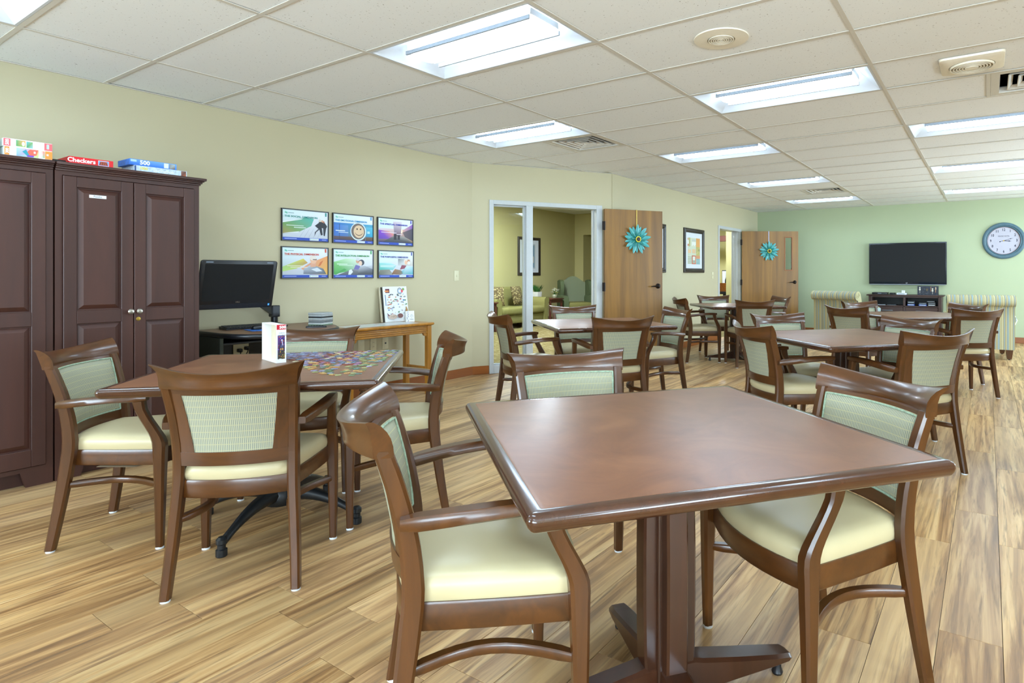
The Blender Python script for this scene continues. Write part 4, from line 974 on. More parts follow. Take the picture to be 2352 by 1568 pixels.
for i in range(6):
    for j in (-1, 0, 1): g.bbox(-.055+i*.02-.005, -.055+i*.02+.005, j*.011-.003, j*.011+.003, .013, .0155, .001, 1)
tag(g.obj('buttons', 'key_black', rm), kind='stuff')
cdm = ['cd_green', 'cd_pale', 'cd_grey', 'cd_dark', 'cd_pale', 'cd_grey', 'cd_dark', 'cd_grey', 'cd_pale', 'cd_grey']
ords = ['bottom', 'second', 'third', 'fourth', 'fifth', 'sixth', 'seventh', 'eighth', 'ninth', 'top']
for k in range(10):
    o = thing('disc_case', 'plastic disc case on the desk corner, %s in its stack counted from below' % ords[k] if k not in (0, 9) else '%s disc case of the stack on the desk corner' % ords[k], 'disc case', (-4.655+random.uniform(-.003, .003), 2.955+random.uniform(-.003, .003), DZ+.0003+k*.0106), .35+random.uniform(-.05, .05), 'stacked disc cases')
    G().bbox(-.0625, .0625, -.071, .071, 0, .010, .001, 1).obj('case', cdm[k], o); G().box(-.0627, .0627, -.0712, .0712, .004, .0065).obj('spine', 'cd_pale' if k % 2 else 'cd_dark', o)

# ------------------------------------------------------------------ oak console with its things
CZ_ = .70
co = wallthing('console_table', 'honey oak console table under the posters with a printed runner', 'table', (-4.965, 3.63, 0), (0, 1, 0))
hw, dp = .465, .385
G().loft([[(x, z, y) for x, y in ((-hw-d, 0), (hw+d, 0), (hw+d, dp+d), (-hw-d, dp+d))] for d, z in ((-.004, CZ_-.028), (.008, CZ_-.022), (.012, CZ_-.010), (.006, CZ_))]).obj('table_top', 'honey_oak', co)
for sx in (-1, 1):
    for z0 in (.006, dp-.055):
        G().bbox(sx*hw-.024-sx*.03, sx*hw+.024-sx*.03, 0, CZ_-.027, z0, z0+.048, .003, 1).obj('leg', 'honey_oak', co)
        if z0 > .1: G().prism([(sx*(hw-.054), .60), (sx*(hw-.10), .60), (sx*(hw-.085), .575), (sx*(hw-.054), .565)], z0+.012, z0+.036).obj('corner_bracket', 'honey_oak', co)
    G().bbox(sx*(hw-.03)-.010, sx*(hw-.03)+.010, .235, .265, .05, dp-.05, .002, 1).obj('stretcher', 'honey_oak', co)
G().bbox(-hw+.05, hw-.05, .598, CZ_-.027, dp-.045, dp-.022, .002, 1).obj('apron', 'honey_oak', co)
for k in range(4): G().bbox(-hw+.05, hw-.05, .602+k*.018, .613+k*.018, dp-.024, dp-.014, .003, 2).obj('reeding', 'honey_oak', co)
G().bbox(-hw+.05, hw-.05, .598, CZ_-.027, .02, .04, .002, 1).obj('apron', 'honey_oak', co)
ru = G().bbox(-.14, .14, -.36, .36, 0, .0012, .0004, 1).obj('table_runner', 'runner'); ru.location = (-4.77, 3.60, CZ_+.0004); tag(ru, 'white printed runner lying along the oak console', 'table runner')
def leanboard(name, label, x, yc, w_, h, t, mat, ang):
    r = wallthing(name, label, 'board', (x, yc, CZ_+.0006), (0, 1, 0)); r.rotation_euler = (r.rotation_euler.to_matrix() @ Matrix.Rotation(-ang, 3, 'X')).to_euler()
    G().bbox(-w_/2, w_/2, 0, h, 0, t, .001, 1).obj('panel', mat, r); return r
leanboard('puzzle_board', 'tan board leaning on the wall behind the white illustrated board', -4.972, 3.935, .29, .345, .016, 'book_tan', .13)
leanboard('puzzle_board', 'thin dark board between the tan and the white illustrated boards', -4.953, 3.945, .285, .345, .010, 'book_dark', .13)
r = leanboard('illustrated_board', 'white board covered in small coloured drawings leaning on the wall', -4.940, 3.955, .285, .350, .012, 'white_paper', .13)
Pn = Print(.275, .34); Pn.rect(0, 0, 1, 1, '#dfe2e4'); rg = random.Random(3)
Pn.rect(.07, .83, .25, .95, '#6d3038').rect(.04, .86, .22, .90, '#d98648').rect(.04, .46, .07, .78, '#4a6a94')
for rx, c in ((.11, '#26283a'), (.09, '#e2e6ea'), (.075, '#3f7fb4'), (.055, '#e4e8ec')): Pn.disc(.70, .88, rx, rx*.85, c, 18)
Pn.disc(.80, .88, .05, .05, '#d8505c', 12).disc(.86, .93, .05, .04, '#7a9a4c', 10)
for k in range(70):
    x, y = rg.uniform(.1, .95), rg.uniform(.2, .8); c = rg.choice(['#b03a34', '#3f78b8', '#c9a440', '#4a8a4c', '#8d9298', '#a9aeb4', '#5a5e66', '#c4724a']); a, b = rg.uniform(.01, .05), rg.uniform(.006, .018); Pn.rect(x-a, y-b, x+a, y+b, c) if rg.random() < .6 else Pn.disc(x, y, a*.6, b*1.4, c, 8)
Pn.disc(.28, .13, .2, .07, '#cbb6a8', 14).disc(.62, .15, .12, .07, '#7a4f4a', 9).poly([(.85, .25), (.92, .42), (.97, .3), (.93, .22)], '#a5783c').poly([(.04, .25), (.1, .15), (.16, .17)], '#6d3a44').poly([(.8, .05), (.86, .2), (.95, .08)], '#44606a')
Pn.obj('print', r, (-.1375, .005, .0123)); text('lettering', 'OHIO', .035, r, 'paper_tan', -.058, .050, .022, off=.0004)
r = wallthing('greeting_card', 'small white card with script lettering at the right end of the console', 'card', (-4.80, 4.005, CZ_+.0005), (.35, 1, 0)); r.rotation_euler = (r.rotation_euler.to_matrix() @ Matrix.Rotation(-.12, 3, 'X')).to_euler()
G().bbox(-.042, .042, 0, .108, 0, .004, .0006, 1).obj('card', 'white_paper', r); G().bbox(-.042, -.036, 0, .108, -.03, 0, .0006, 1).obj('card_back', 'white_paper', r)
for k, (t_, y, sz) in enumerate((('don\'t', .070, .010), ('worry', .058, .014), ('be', .040, .010), ('happy', .026, .016))): text('lettering', t_, sz, r, 'tape_grey', .014, y, .0046)
Pn = Print(.02, .10)
for k in range(16): Pn.disc(rg.uniform(.1, .9), k/16+.03, .18, .03, rg.choice(['#3a4266', '#7d86a8', '#56608a']), 7)
Pn.obj('print', r, (-.034, .003, .0044))

# ------------------------------------------------------------------ jigsaw box and pieces on the puzzle table
TZ = .7555
pb = thing('jigsaw_box', 'open white jigsaw box standing on end on the puzzle table, red 500 band', 'box', (-2.794, 1.597, TZ), math.radians(79))
bh, bw, bd = .180, .044, .20
G().box(-.0015, 0, 0, bd, 0, bh).obj('lid_panel', 'book_tan', pb)
G().box(-bw, -.0015, 0, .0015, 0, bh).box(-bw, -.0015, bd-.0015, bd, 0, bh).box(-bw, -.0015, .0015, bd-.0015, 0, .0015).box(-bw, -.0015, .0015, bd-.0015, bh-.0015, bh).obj('lid_sides', 'white_paper', pb)
pf = bpy.data.objects.new('print_side', None); COL.objects.link(pf); pf.parent = pb; pf.location = (-bw/2, -.0003, bh/2); pf.rotation_euler = (math.pi/2, 0, 0)
Pn = Print(bw, bh); Pn.rect(0, 0, 1, 1, '#e6e8ea').rect(.04, .87, .97, 1.0, '#c0182a'); rg = random.Random(11)
Pn.rect(.14, .10, .86, .72, ['#3a3a2c', '#5a3a1c', '#3b2768', '#5a2f7a'])
for k in range(46):
    x, y = rg.uniform(.16, .82), rg.uniform(.34, .70); Pn.disc(x, y, rg.uniform(.02, .06), rg.uniform(.008, .02), rg.choice(['#6a2f8a', '#4b2fae', '#a84a34', '#d07a3c', '#2d1d4a', '#8f3a6a', '#7d5fd0']), 6)
for k in range(24):
    x, y = rg.uniform(.16, .82), rg.uniform(.12, .32); Pn.disc(x, y, rg.uniform(.03, .07), rg.uniform(.008, .02), rg.choice(['#c07a2c', '#3a5a34', '#e0a848', '#2c3a2a', '#704a24', '#a8b05c']), 6)
Pn.poly([(.28, .42), (.5, .52), (.72, .42)], '#4a4a6a').rect(.32, .32, .68, .42, '#3b3550').rect(.36, .34, .44, .39, '#f0b040').rect(.54, .34, .62, .39, '#f0b040').disc(.5, .6, .07, .02, '#d9d4ea').poly([(.46, .6), (.54, .6), (.62, .46), (.56, .46)], '#c4bce0').rect(.2, .105, .45, .118, '#d8dada')
Pn.obj('print', pf, (-bw/2, -bh/2, .0002))
text('lettering', '500', .019, pf, 'white_paper', .003, bh/2-.012, .010, off=.0007)
for y, t_ in ((.245, 'GENO'), (.215, 'PEOPLES')): text('lettering', t_, .0095, pf, 'tape_grey', 0, -bh/2+bh*.75+(.006 if t_ == 'GENO' else -.005), .010)
# loose jigsaw pieces
def piece(kind):
    q = .0105; pts = []
    tabs = [(1, -1, 1, -1), (1, 1, -1, -1), (-1, 1, 1, -1)][kind]
    for e in range(4):
        a = math.pi/2*e
        for t_, d in ((-1, 0), (-.35, 0), (-.3, .45*tabs[e]), (0, .6*tabs[e]), (.3, .45*tabs[e]), (.35, 0)):
            x, y = t_*q, -q-d*q*.62; pts.append((x*math.cos(a)-y*math.sin(a), x*math.sin(a)+y*math.cos(a)))
    return pts
pcols = {'violet': '#6f6a92', 'lavender': '#8d8aac', 'sky': '#7390ac', 'moss': '#5f7550', 'lime': '#9ba069', 'teal': '#587870', 'amber': '#bb8f52', 'rust': '#94493a', 'rose': '#a27a98', 'cream': '#c4b998', 'plum': '#6a3a66', 'slate': '#5d6478'}
for k_, c in pcols.items(): plain('piece_'+k_, c, .35, .5, 0, .35, 160)
pmesh = {(c, k): G().prism(piece(k), 0, .0019).mesh('puzzle_piece', 'piece_'+c) for c in pcols for k in range(3)}
rg = random.Random(5); used = []; cnt = 0; tries = 0
T2c = (-2.72, 1.53); ct, st_ = math.cos(math.radians(45.2)), math.sin(math.radians(45.2))
pal = {'W': ['violet', 'lavender', 'sky', 'lavender'], 'C': ['amber', 'rust', 'rose', 'cream', 'plum', 'violet', 'sky', 'slate'], 'E': ['moss', 'lime', 'teal', 'moss', 'amber', 'lavender']}
while cnt < 292 and tries < 9000:
    tries += 1
    u, v = rg.uniform(-.46, .46), rg.uniform(-.46, .46)          # table frame, u along heading 45.2 deg
    x, y = T2c[0]+u*ct-v*st_, T2c[1]+u*st_+v*ct
    pp = proj(x, y, TZ)
    if not (648 < pp[0] < 912 and 804 < pp[1] < 862): continue
    # rough shape of the half built picture: a band from the far left to the far right corner with loose ones near us
    if pp[1] > 812+.55*(pp[0]-640) or pp[0] > 912-1.5*(pp[1]-806): continue
    if pp[1] > 838 and rg.random() < .45: continue
    if any((x-a)**2+(y-b)**2 < .0205**2 for a, b in used): continue
    used.append((x, y)); kk = 'W' if pp[0] < 735 and pp[1] < 824 else ('E' if pp[0] > 830 or pp[1] > 838 else 'C')
    o = link('puzzle_piece', pmesh[(rg.choice(pal[kk]), rg.randrange(3))]); o.location = (x, y, TZ+.0002); o.rotation_euler = (0, 0, rg.uniform(0, 6.28)); cnt += 1
    tag(o, 'single coloured jigsaw piece lying on the puzzle table', 'puzzle piece', 'jigsaw pieces on the puzzle table')
#PART5
# ------------------------------------------------------------------ framed prints on the far left wall
def picture(label, org, right, W, H, draw, group='framed art prints'):
    r = wallthing('framed_picture', label, 'picture', org, right, group)
    f = .07
    g = G(); rings = []
    for d, z in ((0, 0), (0, .020), (.012, .030), (.022, .026), (.040, .030), (.056, .020), (f, .016), (f, .004)):
        rings.append([(-W/2+d, -H/2+d, z), (W/2-d, -H/2+d, z), (W/2-d, H/2-d, z), (-W/2+d, H/2-d, z)])
    g.loft(rings, cap=False); g.obj('frame', 'frame_dark', r, 25)
    w_, h_ = W-2*f, H-2*f; p = Print(w_, h_); p.rect(0, 0, 1, 1, '#d4d8dc'); draw(p); p.obj('print', r, (-w_/2, -h_/2, .008))
    return r
def art1(p):
    X0, X1, Y0, Y1 = .12, .86, .12, .86; a = (X1-X0)/3; b = (Y1-Y0)/3
    def cell(i, j, x0, y0, x1, y1, c): p.rect(X0+(i+x0)*a, Y0+(j+y0)*b, X0+(i+x1)*a, Y0+(j+y1)*b, c)
    p.rect(X0, Y0, X1, Y1, '#c9ccb4')
    cell(0, 2, .3, 0, .62, 1, '#a8a468'); cell(0, 2, 0, .75, .2, .95, '#c47a58'); cell(0, 2, 0, .05, .25, .28, '#c06a50'); cell(0, 2, .05, .3, .3, .7, '#e2e2d8')
    for k in range(4): cell(1, 2, .05+.24*k, .1+.1*(k % 2), .22+.24*k, .55, '#e6e8e4'); cell(1, 2, .05+.24*k, .62, .22+.24*k, .85, '#b8bcb8')
    cell(2, 2, .05, 0, 1, 1, '#d9a060'); cell(0, 1, 0, 0, 2, .96, '#c4cab4'); cell(0, 1, .1, .25, .8, .65, '#dcb890'); cell(1, 1, .1, .25, .9, .72, '#dcb890'); cell(2, 1, .05, 0, 1, 1, '#b8ae6c'); cell(2, 1, .65, .5, .85, .75, '#7a7f5c'); p.poly([(X0+2.1*a, Y0+1.15*b), (X0+2.16*a, Y0+1.15*b), (X0+2.6*a, Y0+1.5*b), (X0+2.55*a, Y0+1.5*b)], '#d8d8c4')
    for k in range(5): cell(0, 0, .02, .1+.17*k, .9, .16+.17*k, '#8d8f84')
    cell(1, 0, 0, 0, .95, 1, '#c46a52'); cell(1, 0, .18, .12, .78, .88, '#d6d9cc'); cell(1, 0, .2, .14, .76, .45, '#9aa08e'); cell(2, 0, .05, .65, 1, 1, '#d2946c')
    for k in range(4): cell(2, 0, .08, .02+.16*k, 1, .10+.16*k, '#4f9aae')
def art2(p):
    p.rect(.14, .14, .86, .86, '#c5c8bc').rect(.16, .5, .4, .84, '#b9a06a').rect(.45, .55, .84, .84, '#8fa8a8').rect(.16, .16, .5, .46, '#cdb79a').rect(.55, .16, .84, .5, '#c47a62').rect(.6, .2, .8, .3, '#dfe0d8')
    for k in range(5): p.rect(.2+.12*k, .48, .25+.12*k, .52, '#6f7460')
def art3(p):
    p.rect(.2, .12, .82, .88, '#aab4b8').rect(.24, .5, .5, .84, '#8d6a70').rect(.24, .16, .5, .44, '#9a5f58').rect(.56, .16, .78, .84, '#7f98a8').rect(.6, .3, .74, .5, '#c9bda8')
picture('dark framed print of patterned squares beside the far doorway', (XF+.001, 9.205, 1.556), (0, 1, 0), .80, .721, art1)
picture('dark framed print half hidden behind the nearer oak door', (XF+.001, 7.752, 1.556), (0, 1, 0), .80, .721, art2)

# ------------------------------------------------------------------ television, clock, stand
tv = wallthing('television', 'large flat black television on the green wall', 'television', (-1.258, YE-.045, 1.368), (1, 0, 0))
W, H = 1.275, .765
G().bbox(-W/2, W/2, -H/2, H/2, 0, .030, .004, 2).obj('case', 'tv_bezel', tv)
G().bbox(-.25, .25, -.2, .2, -.044, 0, .003, 1).obj('wall_mount', 'black_plastic', tv)
G().box(-W/2+.018, W/2-.018, -H/2+.042, H/2-.020, .0302, .0306).obj('screen', 'screen', tv)
G().bbox(-W/2+.01, W/2-.01, -H/2-.012, -H/2+.006, .004, .024, .004, 1).obj('lower_lip', 'rail_grey', tv)
text('logo', 'LG', .022, tv, 'white_paper', 0, -H/2+.022, .0310)
ck = wallthing('wall_clock', 'round blue rimmed wall clock with black numerals at the right edge', 'clock', (.222, YE-.001, 1.745), (1, 0, 0))
G().lathe([(.300, 0), (.312, .012), (.308, .030), (.290, .042), (.268, .040), (.256, .030), (.246, .036), (.238, .030), (.236, .014), (.236, .004)], n=56, cap=False).obj('rim', 'clock_blue', ck, 40)
G().lathe([(.236, .006), (.236, .014), (.001, .0145)], n=48).obj('dial', 'clock_face', ck)
G().lathe([(.2365, .0145), (.2365, .020), (.231, .020), (.231, .0145)], n=48, cap=False).obj('dial_ring', 'clock_red', ck)
for k in range(1, 13):
    a = math.radians(90-30*k); o = text('numeral', str(k), .062, ck, 'ink', .186*math.cos(a), .186*math.sin(a), .0155, width=None, off=.0006)
    for v in o.data.vertices: v.co.x *= .8
text('lettering', 'GRAND HOTEL', .024, ck, 'ink', 0, .078, .0155); G().box(-.07, .07, .055, .0565, .0148, .0155).obj('dial_rule', 'tape_grey', ck)
def hand(name, ang, L, wd, tail, z):
    a = math.radians(ang); c, s = math.cos(a), math.sin(a); g = G()
    pts = [(-tail, -wd), (L*.62, -wd), (L*.68, -wd*2.6), (L*.76, -wd), (L, 0), (L*.76, wd), (L*.68, wd*2.6), (L*.62, wd), (-tail, wd)]
    g.prism([(x*c-y*s, x*s+y*c) for x, y in pts], z, z+.0015); g.obj(name, 'ink', ck)
hand('hour_hand', -6, .115, .004, .0, .018); hand('minute_hand', 17, .150, .0022, .055, .020)
G().lathe([(.010, .0145), (.010, .024), (.001, .025)], n=12).obj('hub', 'brass', ck)
a = math.radians(197); G().lathe([(.009, .019), (.009, .022), (.001, .022)], (.055*math.cos(a), .055*math.sin(a), 0), 10).obj('counterweight', 'ink', ck)
SZ, SY = .800, 12.05
sd = wallthing('tv_stand', 'dark brown media stand with open shelves under the television', 'tv stand', (-1.262, 12.46, 0), (1, 0, 0))
hw = .585; D = .40
G().bbox(-hw-.035, hw+.035, SZ-.022, SZ, -.0, D+.03, .004, 2).obj('top', 'stand_wood', sd)
for x in (-hw, hw-.055): G().bbox(x, x+.055, 0, SZ-.022, 0, D, .003, 1).obj('side_panel', 'stand_wood', sd)
G().bbox(-.018, .018, .08, SZ-.022, .0, D-.004, .003, 1).obj('divider', 'stand_wood', sd)
G().bbox(-hw+.055, hw-.055, SZ-.05, SZ-.022, D-.03, D-.002, .002, 1).obj('top_rail', 'stand_wood', sd)
G().bbox(-hw+.055, hw-.055, .585, .607, 0, D-.004, .002, 1).obj('shelf', 'stand_wood', sd)
G().bbox(-hw+.055, hw-.055, .06, .085, 0, D-.004, .002, 1).obj('bottom', 'stand_wood', sd)
G().box(-hw+.055, hw-.055, .08, SZ-.03, 0, .008).obj('back_panel', 'black_satin', sd)
for x0, x1 in ((-hw+.058, -.021), (.021, hw-.058)):
    o = G().bbox(x0, x1, .43, .58, D-.028, D-.006, .003, 1).obj('drawer', 'stand_wood', sd); G().bbox((x0+x1)/2-.09, (x0+x1)/2+.09, .512, .522, D-.006, D+.016, .003, 1).obj('handle', 'tape_grey', o)
    G().bbox(x0, x1, .09, .425, D-.028, D-.006, .003, 1).obj('cabinet_door', 'stand_wood', sd)
def sbox(name, label, cat, x0, x1, z0, h, d0, d1, mat, bev=.003):
    r = wallthing(name, label, cat, ((x0+x1)/2, 12.46, z0), (1, 0, 0)); w_ = (x1-x0)/2
    G().bbox(-w_, w_, 0, h, d0, d1, bev, 2).obj('case', mat, r); return r, w_
r, w_ = sbox('disc_player', 'flat black disc player at the left of the media stand top', 'player', -1.800, -1.545, SZ+.0005, .036, .10, .34, 'black_plastic')
G().bbox(-.03, .03, .012, .024, .339, .343, .001, 1).obj('disc_tray', 'tape_grey', r); G().lathe([(.010, .338), (.010, .346), (.001, .346)], (.09, .018, 0), 12).obj('dial', 'tape_black', r)
r, w_ = sbox('black_box', 'small black receiver box between the disc player and the white device', 'box', -1.505, -1.425, SZ+.0005, .030, .16, .34, 'black_satin')
G().box(-.03, .03, .010, .018, .3398, .3408).obj('display', 'screen', r)
r, w_ = sbox('white_device', 'white slotted device on the media stand', 'device', -1.390, -1.235, SZ+.0005, .032, .14, .34, 'device_white')
G().bbox(-.055, .055, .012, .022, .339, .3425, .001, 1).obj('slot', 'tape_grey', r); G().bbox(-.01, .045, .032, .075, .2, .206, .001, 1).obj('upright_card', 'device_white', r)
r, w_ = sbox('printed_box', 'black gift box printed with white violins on the media stand', 'box', -1.060, -.735, SZ+.0005, .158, .18, .30, 'black_satin')
Pn = Print(.325, .156); Pn.rect(0, 0, 1, 1, '#2a2e38'); rg = random.Random(8)
for k in range(60): x, y = rg.random()*.94+.03, rg.random()*.94+.03; Pn.rect(x-rg.uniform(.005, .05), y-.008, x+rg.uniform(.005, .05), y+.008, rg.choice(['#6d7480', '#8d949e', '#464c58', '#3a4150']))
for cx, cy, k in ((.12, .72, 1), (.73, .6, 1.0), (.88, .78, .7)):
    Pn.disc(cx, cy+.10*k, .035*k, .09*k, '#d9d6c4', 12).disc(cx, cy-.10*k, .042*k, .12*k, '#d9d6c4', 12).rect(cx-.008, cy-.5*k if cy-.5*k > .02 else .02, cx+.008, cy, '#c9c4b0')
Pn.rect(.86, .3, .885, .9, '#b0784a').disc(.47, .6, .05, .16, '#5d5038', 10).rect(.64, .4, .66, .95, '#b0784a').obj('print', r, (-.1625, .001, .3004))
# boxes of tapes in the open shelves
for k, (x0, z0, wd, h, mat, lab) in enumerate(((-1.215, .6075, .115, .030, 'tape_blue', 'blue edged video case at the left of the right shelf, lower one'), (-1.215, .638, .118, .055, 'tape_black', 'black video case with pale label on the blue edged case'),
     (-1.035, .6075, .125, .028, 'tape_blue', 'blue edged video case in the middle of the right shelf'), (-1.035, .636, .128, .032, 'tape_black', 'dark video case lying on the middle blue edged case'),
     (-.895, .6075, .125, .034, 'tape_black', 'black video case at the right of the right shelf, lower one'), (-.895, .642, .125, .030, 'tape_black', 'black video case at the right of the right shelf, middle one'), (-.912, .673, .130, .030, 'tape_black', 'black video case at the right of the right shelf, top one'),
     (-1.55, .6075, .16, .014, 'tape_black', 'flat dark player in the left shelf'), (-1.72, .6075, .15, .010, 'tape_grey', 'thin silver tray in the left shelf'))):
    r, w_ = sbox('video_case', lab, 'video case', x0, x0+wd, z0, h, .22, .37, mat, .002); G().box(-w_+.012, w_-.012, h*.35, h*.7, .3698, .3706).obj('spine_label', 'label_white' if k in (0, 2, 4, 8) else 'tape_grey', r)

# ------------------------------------------------------------------ striped armchairs
def armchair(label, x, y, head):
    r = thing('striped_armchair', label, 'armchair', (x, y, 0), math.radians(head-90), 'striped armchairs facing the television')
    hw = .40
    def ex(poly, x0, x1, name, par=r, ang=40, mat='stripe', b=.0): return G().loft([[(x, yy, z) for yy, z in poly] for x in (x0, x1)]).obj(name, mat, par, ang)
    bk = [(-.40, .14), (-.28, .14), (-.26, .45), (-.29, .72), (-.315, .80), (-.335, .845), (-.37, .875), (-.42, .885), (-.47, .872), (-.505, .838), (-.512, .795), (-.498, .757), (-.465, .735), (-.425, .732), (-.405, .70), (-.405, .5)]
    o = ex(bk, -hw, hw, 'back')
    for s in (-1, 1):
        G().tube([(s*(hw+.002), -.432+.062*math.cos(t)*(1-t/16), .808+.062*math.sin(t)*(1-t/16)) for t in [k*.5 for k in range(26)]], .006, 6).obj('scroll_piping', 'stripe', o)
        arm = [(s*(hw-.13), .14), (s*(hw), .14), (s*(hw), .50), (s*(hw+.03), .53), (s*(hw+.03), .575), (s*(hw-.005), .605), (s*(hw-.06), .61), (s*(hw-.11), .585), (s*(hw-.13), .54)]
        G().loft([[(xx, yv, z) for xx, z in arm] for yv in (-.30, .36)]).obj('arm', 'stripe', r, 50)
        for yv in (-.355, .32):
            G().loft([[(s*(hw-.06)+q*a, yv+q*b, z) for a, b in ((-1, -1), (1, -1), (1, 1), (-1, 1))] for q, z in ((.026, .012), (.042, .14))]).obj('leg', 'chair_wood', r)
            G().lathe([(.012, 0), (.012, .013)], (s*(hw-.06), yv, 0), 10).obj('glide', 'black_plastic', r)
    G().bbox(-hw+.13, hw-.13, -.30, .36, .14, .34, .01, 2).obj('seat_base', 'stripe', r)
    G().bbox(-hw+.132, hw-.132, -.275, .40, .34, .48, .045, 4).obj('seat_cushion', 'stripe', r, 60)
    return r
ra = armchair('striped armchair at the left of the television stand, turned toward it', -2.08, 11.28, 74)
rb = armchair('striped armchair at the right below the clock, seen from behind', -.135, 10.30, 96)
G().tube([(.402, -.16, .66), (.425, -.17, .60), (.455, -.18, .53), (.43, -.18, .47), (.402, -.17, .45)], .005, 6).obj('side_loop', 'white_plastic', rb)

# ------------------------------------------------------------------ lounge behind the glass doorway
LZ = 2.79
lf = G().prism([(-9.45, 3.9), (-5.1, 3.9), (-5.1, 5.14), (-4.15, 6.70), (-4.14, 9.65), (-6.15, 9.65), (-6.15, 13.5), (-9.45, 13.5)], -.05, .003).obj('floor_lounge', 'carpet'); struct(lf)
lc = G().prism([(-9.45, 3.9), (-5.14, 3.9), (-5.14, 5.2), (-4.18, 6.75), (-4.18, 9.65), (-6.15, 9.65), (-6.15, 14.2), (-9.45, 14.2)], LZ, LZ+.05).obj('ceiling_lounge', 'tile'); struct(lc)
def wbox(name, x0, x1, y0, y1, z0, z1, mat='wall_dim_olive'): return struct(G().box(x0, x1, y0, y1, z0, z1).obj(name, mat))
wbox('wall_lounge_left', -9.55, -9.4, 3.8, 13.5, -.05, LZ+.05)
wbox('wall_lounge_near', -9.55, -5.17, 3.8, 3.95, -.05, LZ+.05)
wbox('wall_lounge_partition', -6.20, -6.06, 9.6, 14.4, -.05, LZ+.05); wbox('wall_lounge_corner', -6.2, -4.2, 9.6, 9.74, -.05, LZ+.05)
wl = G().box(-9.4, -9.12, 13.4, 13.5, -.05, LZ+.05).box(-8.25, -6.2, 13.4, 13.5, -.05, LZ+.05).box(-9.12, -8.25, 13.4, 13.5, 2.22, LZ+.05); struct(wl.obj('wall_lounge_end', 'wall_dim_olive'))
wbox('wall_lounge_alcove', -9.12, -8.25, 14.0, 14.1, -.05, 2.3); wbox('wall_alcove_left', -9.2, -9.12, 13.5, 14.1, -.05, 2.3); wbox('wall_alcove_right', -8.25, -8.17, 13.5, 14.1, -.05, 2.3); wbox('ceiling_alcove', -9.2, -8.17, 13.5, 14.1, 2.22, 2.3); wbox('floor_alcove', -9.2, -8.17, 13.5, 14.1, -.05, .003, 'carpet')
wbox('wall_plenum', -5.2, -4.0, 3.9, 9.7, HT-.01, LZ+.1)
def downlight(x, y, z, lab, sz=.5):
    r = thing('lounge_light', lab, 'light', (x, y, z)); G().loft([[(a, b, zz) for a, b in rrect(q, q, .02)] for q, zz in ((sz/2+.03, -.001), (sz/2+.03, -.02), (sz/2, -.02))]).obj('trim', 'troffer_white', r)
    G().loft([[(a, b, zz) for a, b in rrect(q, q, .02)] for q, zz in ((sz/2-.005, -.0195), (sz/2-.01, -.03))]).obj('diffuser', 'lens_lounge', r)
downlight(-7.2, 6.6, LZ, 'unseen square ceiling light added to the lounge near its doorway', .55); downlight(-7.6, 9.4, LZ, 'unseen square ceiling light added to the lounge over the sofa', .55); downlight(-5.2, 8.2, LZ, 'unseen square ceiling light added to the lounge by the partition', .55)  # unseen fixtures, added to light the lounge
# sofa (local +y forward, placed facing +x)
so = thing('sofa', 'yellow green two seat sofa in the lounge behind the glass', 'sofa', (-8.88, 10.12, 0), math.radians(-90))
SW = .86
G().bbox(-SW+.15, SW-.15, -.42, .42, .12, .30, .02, 2).obj('base', 'sofa_green', so)
G().loft([[(x, y, z) for y, z in ((-.46, .12), (-.22, .12), (-.20, .46), (-.27, .84), (-.32, .88), (-.39, .88), (-.44, .83))] for x in (-SW+.12, SW-.12)]).obj('back', 'sofa_green', so, 40)
for s in (-1, 1):
    am = [(s*(SW-.15), .12), (s*(SW-.02), .12), (s*(SW-.02), .48), (s*(SW+.03), .53), (s*(SW+.035), .60), (s*(SW-.01), .65), (s*(SW-.08), .65), (s*(SW-.14), .60), (s*(SW-.15), .52)]
    G().loft([[(xx, yv, z) for xx, z in am] for yv in (-.42, .44)]).obj('arm', 'sofa_green', so, 50)
    G().bbox(-SW+.155 if s < 0 else .005, -.005 if s < 0 else SW-.155, -.22, .46, .30, .46, .05, 4).obj('seat_cushion', 'sofa_green', so, 60)
    for yv in (-.38, .38): G().loft([[(s*(SW-.09)+q*a, yv+q*b, z) for a, b in ((-1, -1), (1, -1), (1, 1), (-1, 1))] for q, z in ((.025, 0), (.035, .12))]).obj('leg', 'base_wood', so)
def pillow_obj(label, x, y, z, rz, tilt):
    o = G(); rings = []
    n = 10
    for k in range(n+1):
        t = k/n; z_ = (t-.5)*.42; th = .075*math.sin(math.pi*t)**.5; w_ = .21-.02*math.sin(math.pi*t)
        rings.append([(a*w_, b*(th*(1-a*a*.75)+.004), z_) for a, b in ((-1, -1), (-.5, -1), (0, -1), (.5, -1), (1, -1), (1, 1), (.5, 1), (0, 1), (-.5, 1), (-1, 1))])
    o.loft(rings); q = o.obj('throw_pillow', 'pillow', None, 70); q.location = (x, y, z); q.rotation_euler = (tilt, 0, rz); return tag(q, label, 'pillow', 'patterned pillows on the lounge sofa')
pillow_obj('patterned brown pillow against the right arm of the lounge sofa', -8.90, 10.42, .69, math.radians(-78), .25)
pillow_obj('patterned brown pillow against the left arm of the lounge sofa', -8.84, 9.62, .69, math.radians(-125), .25)
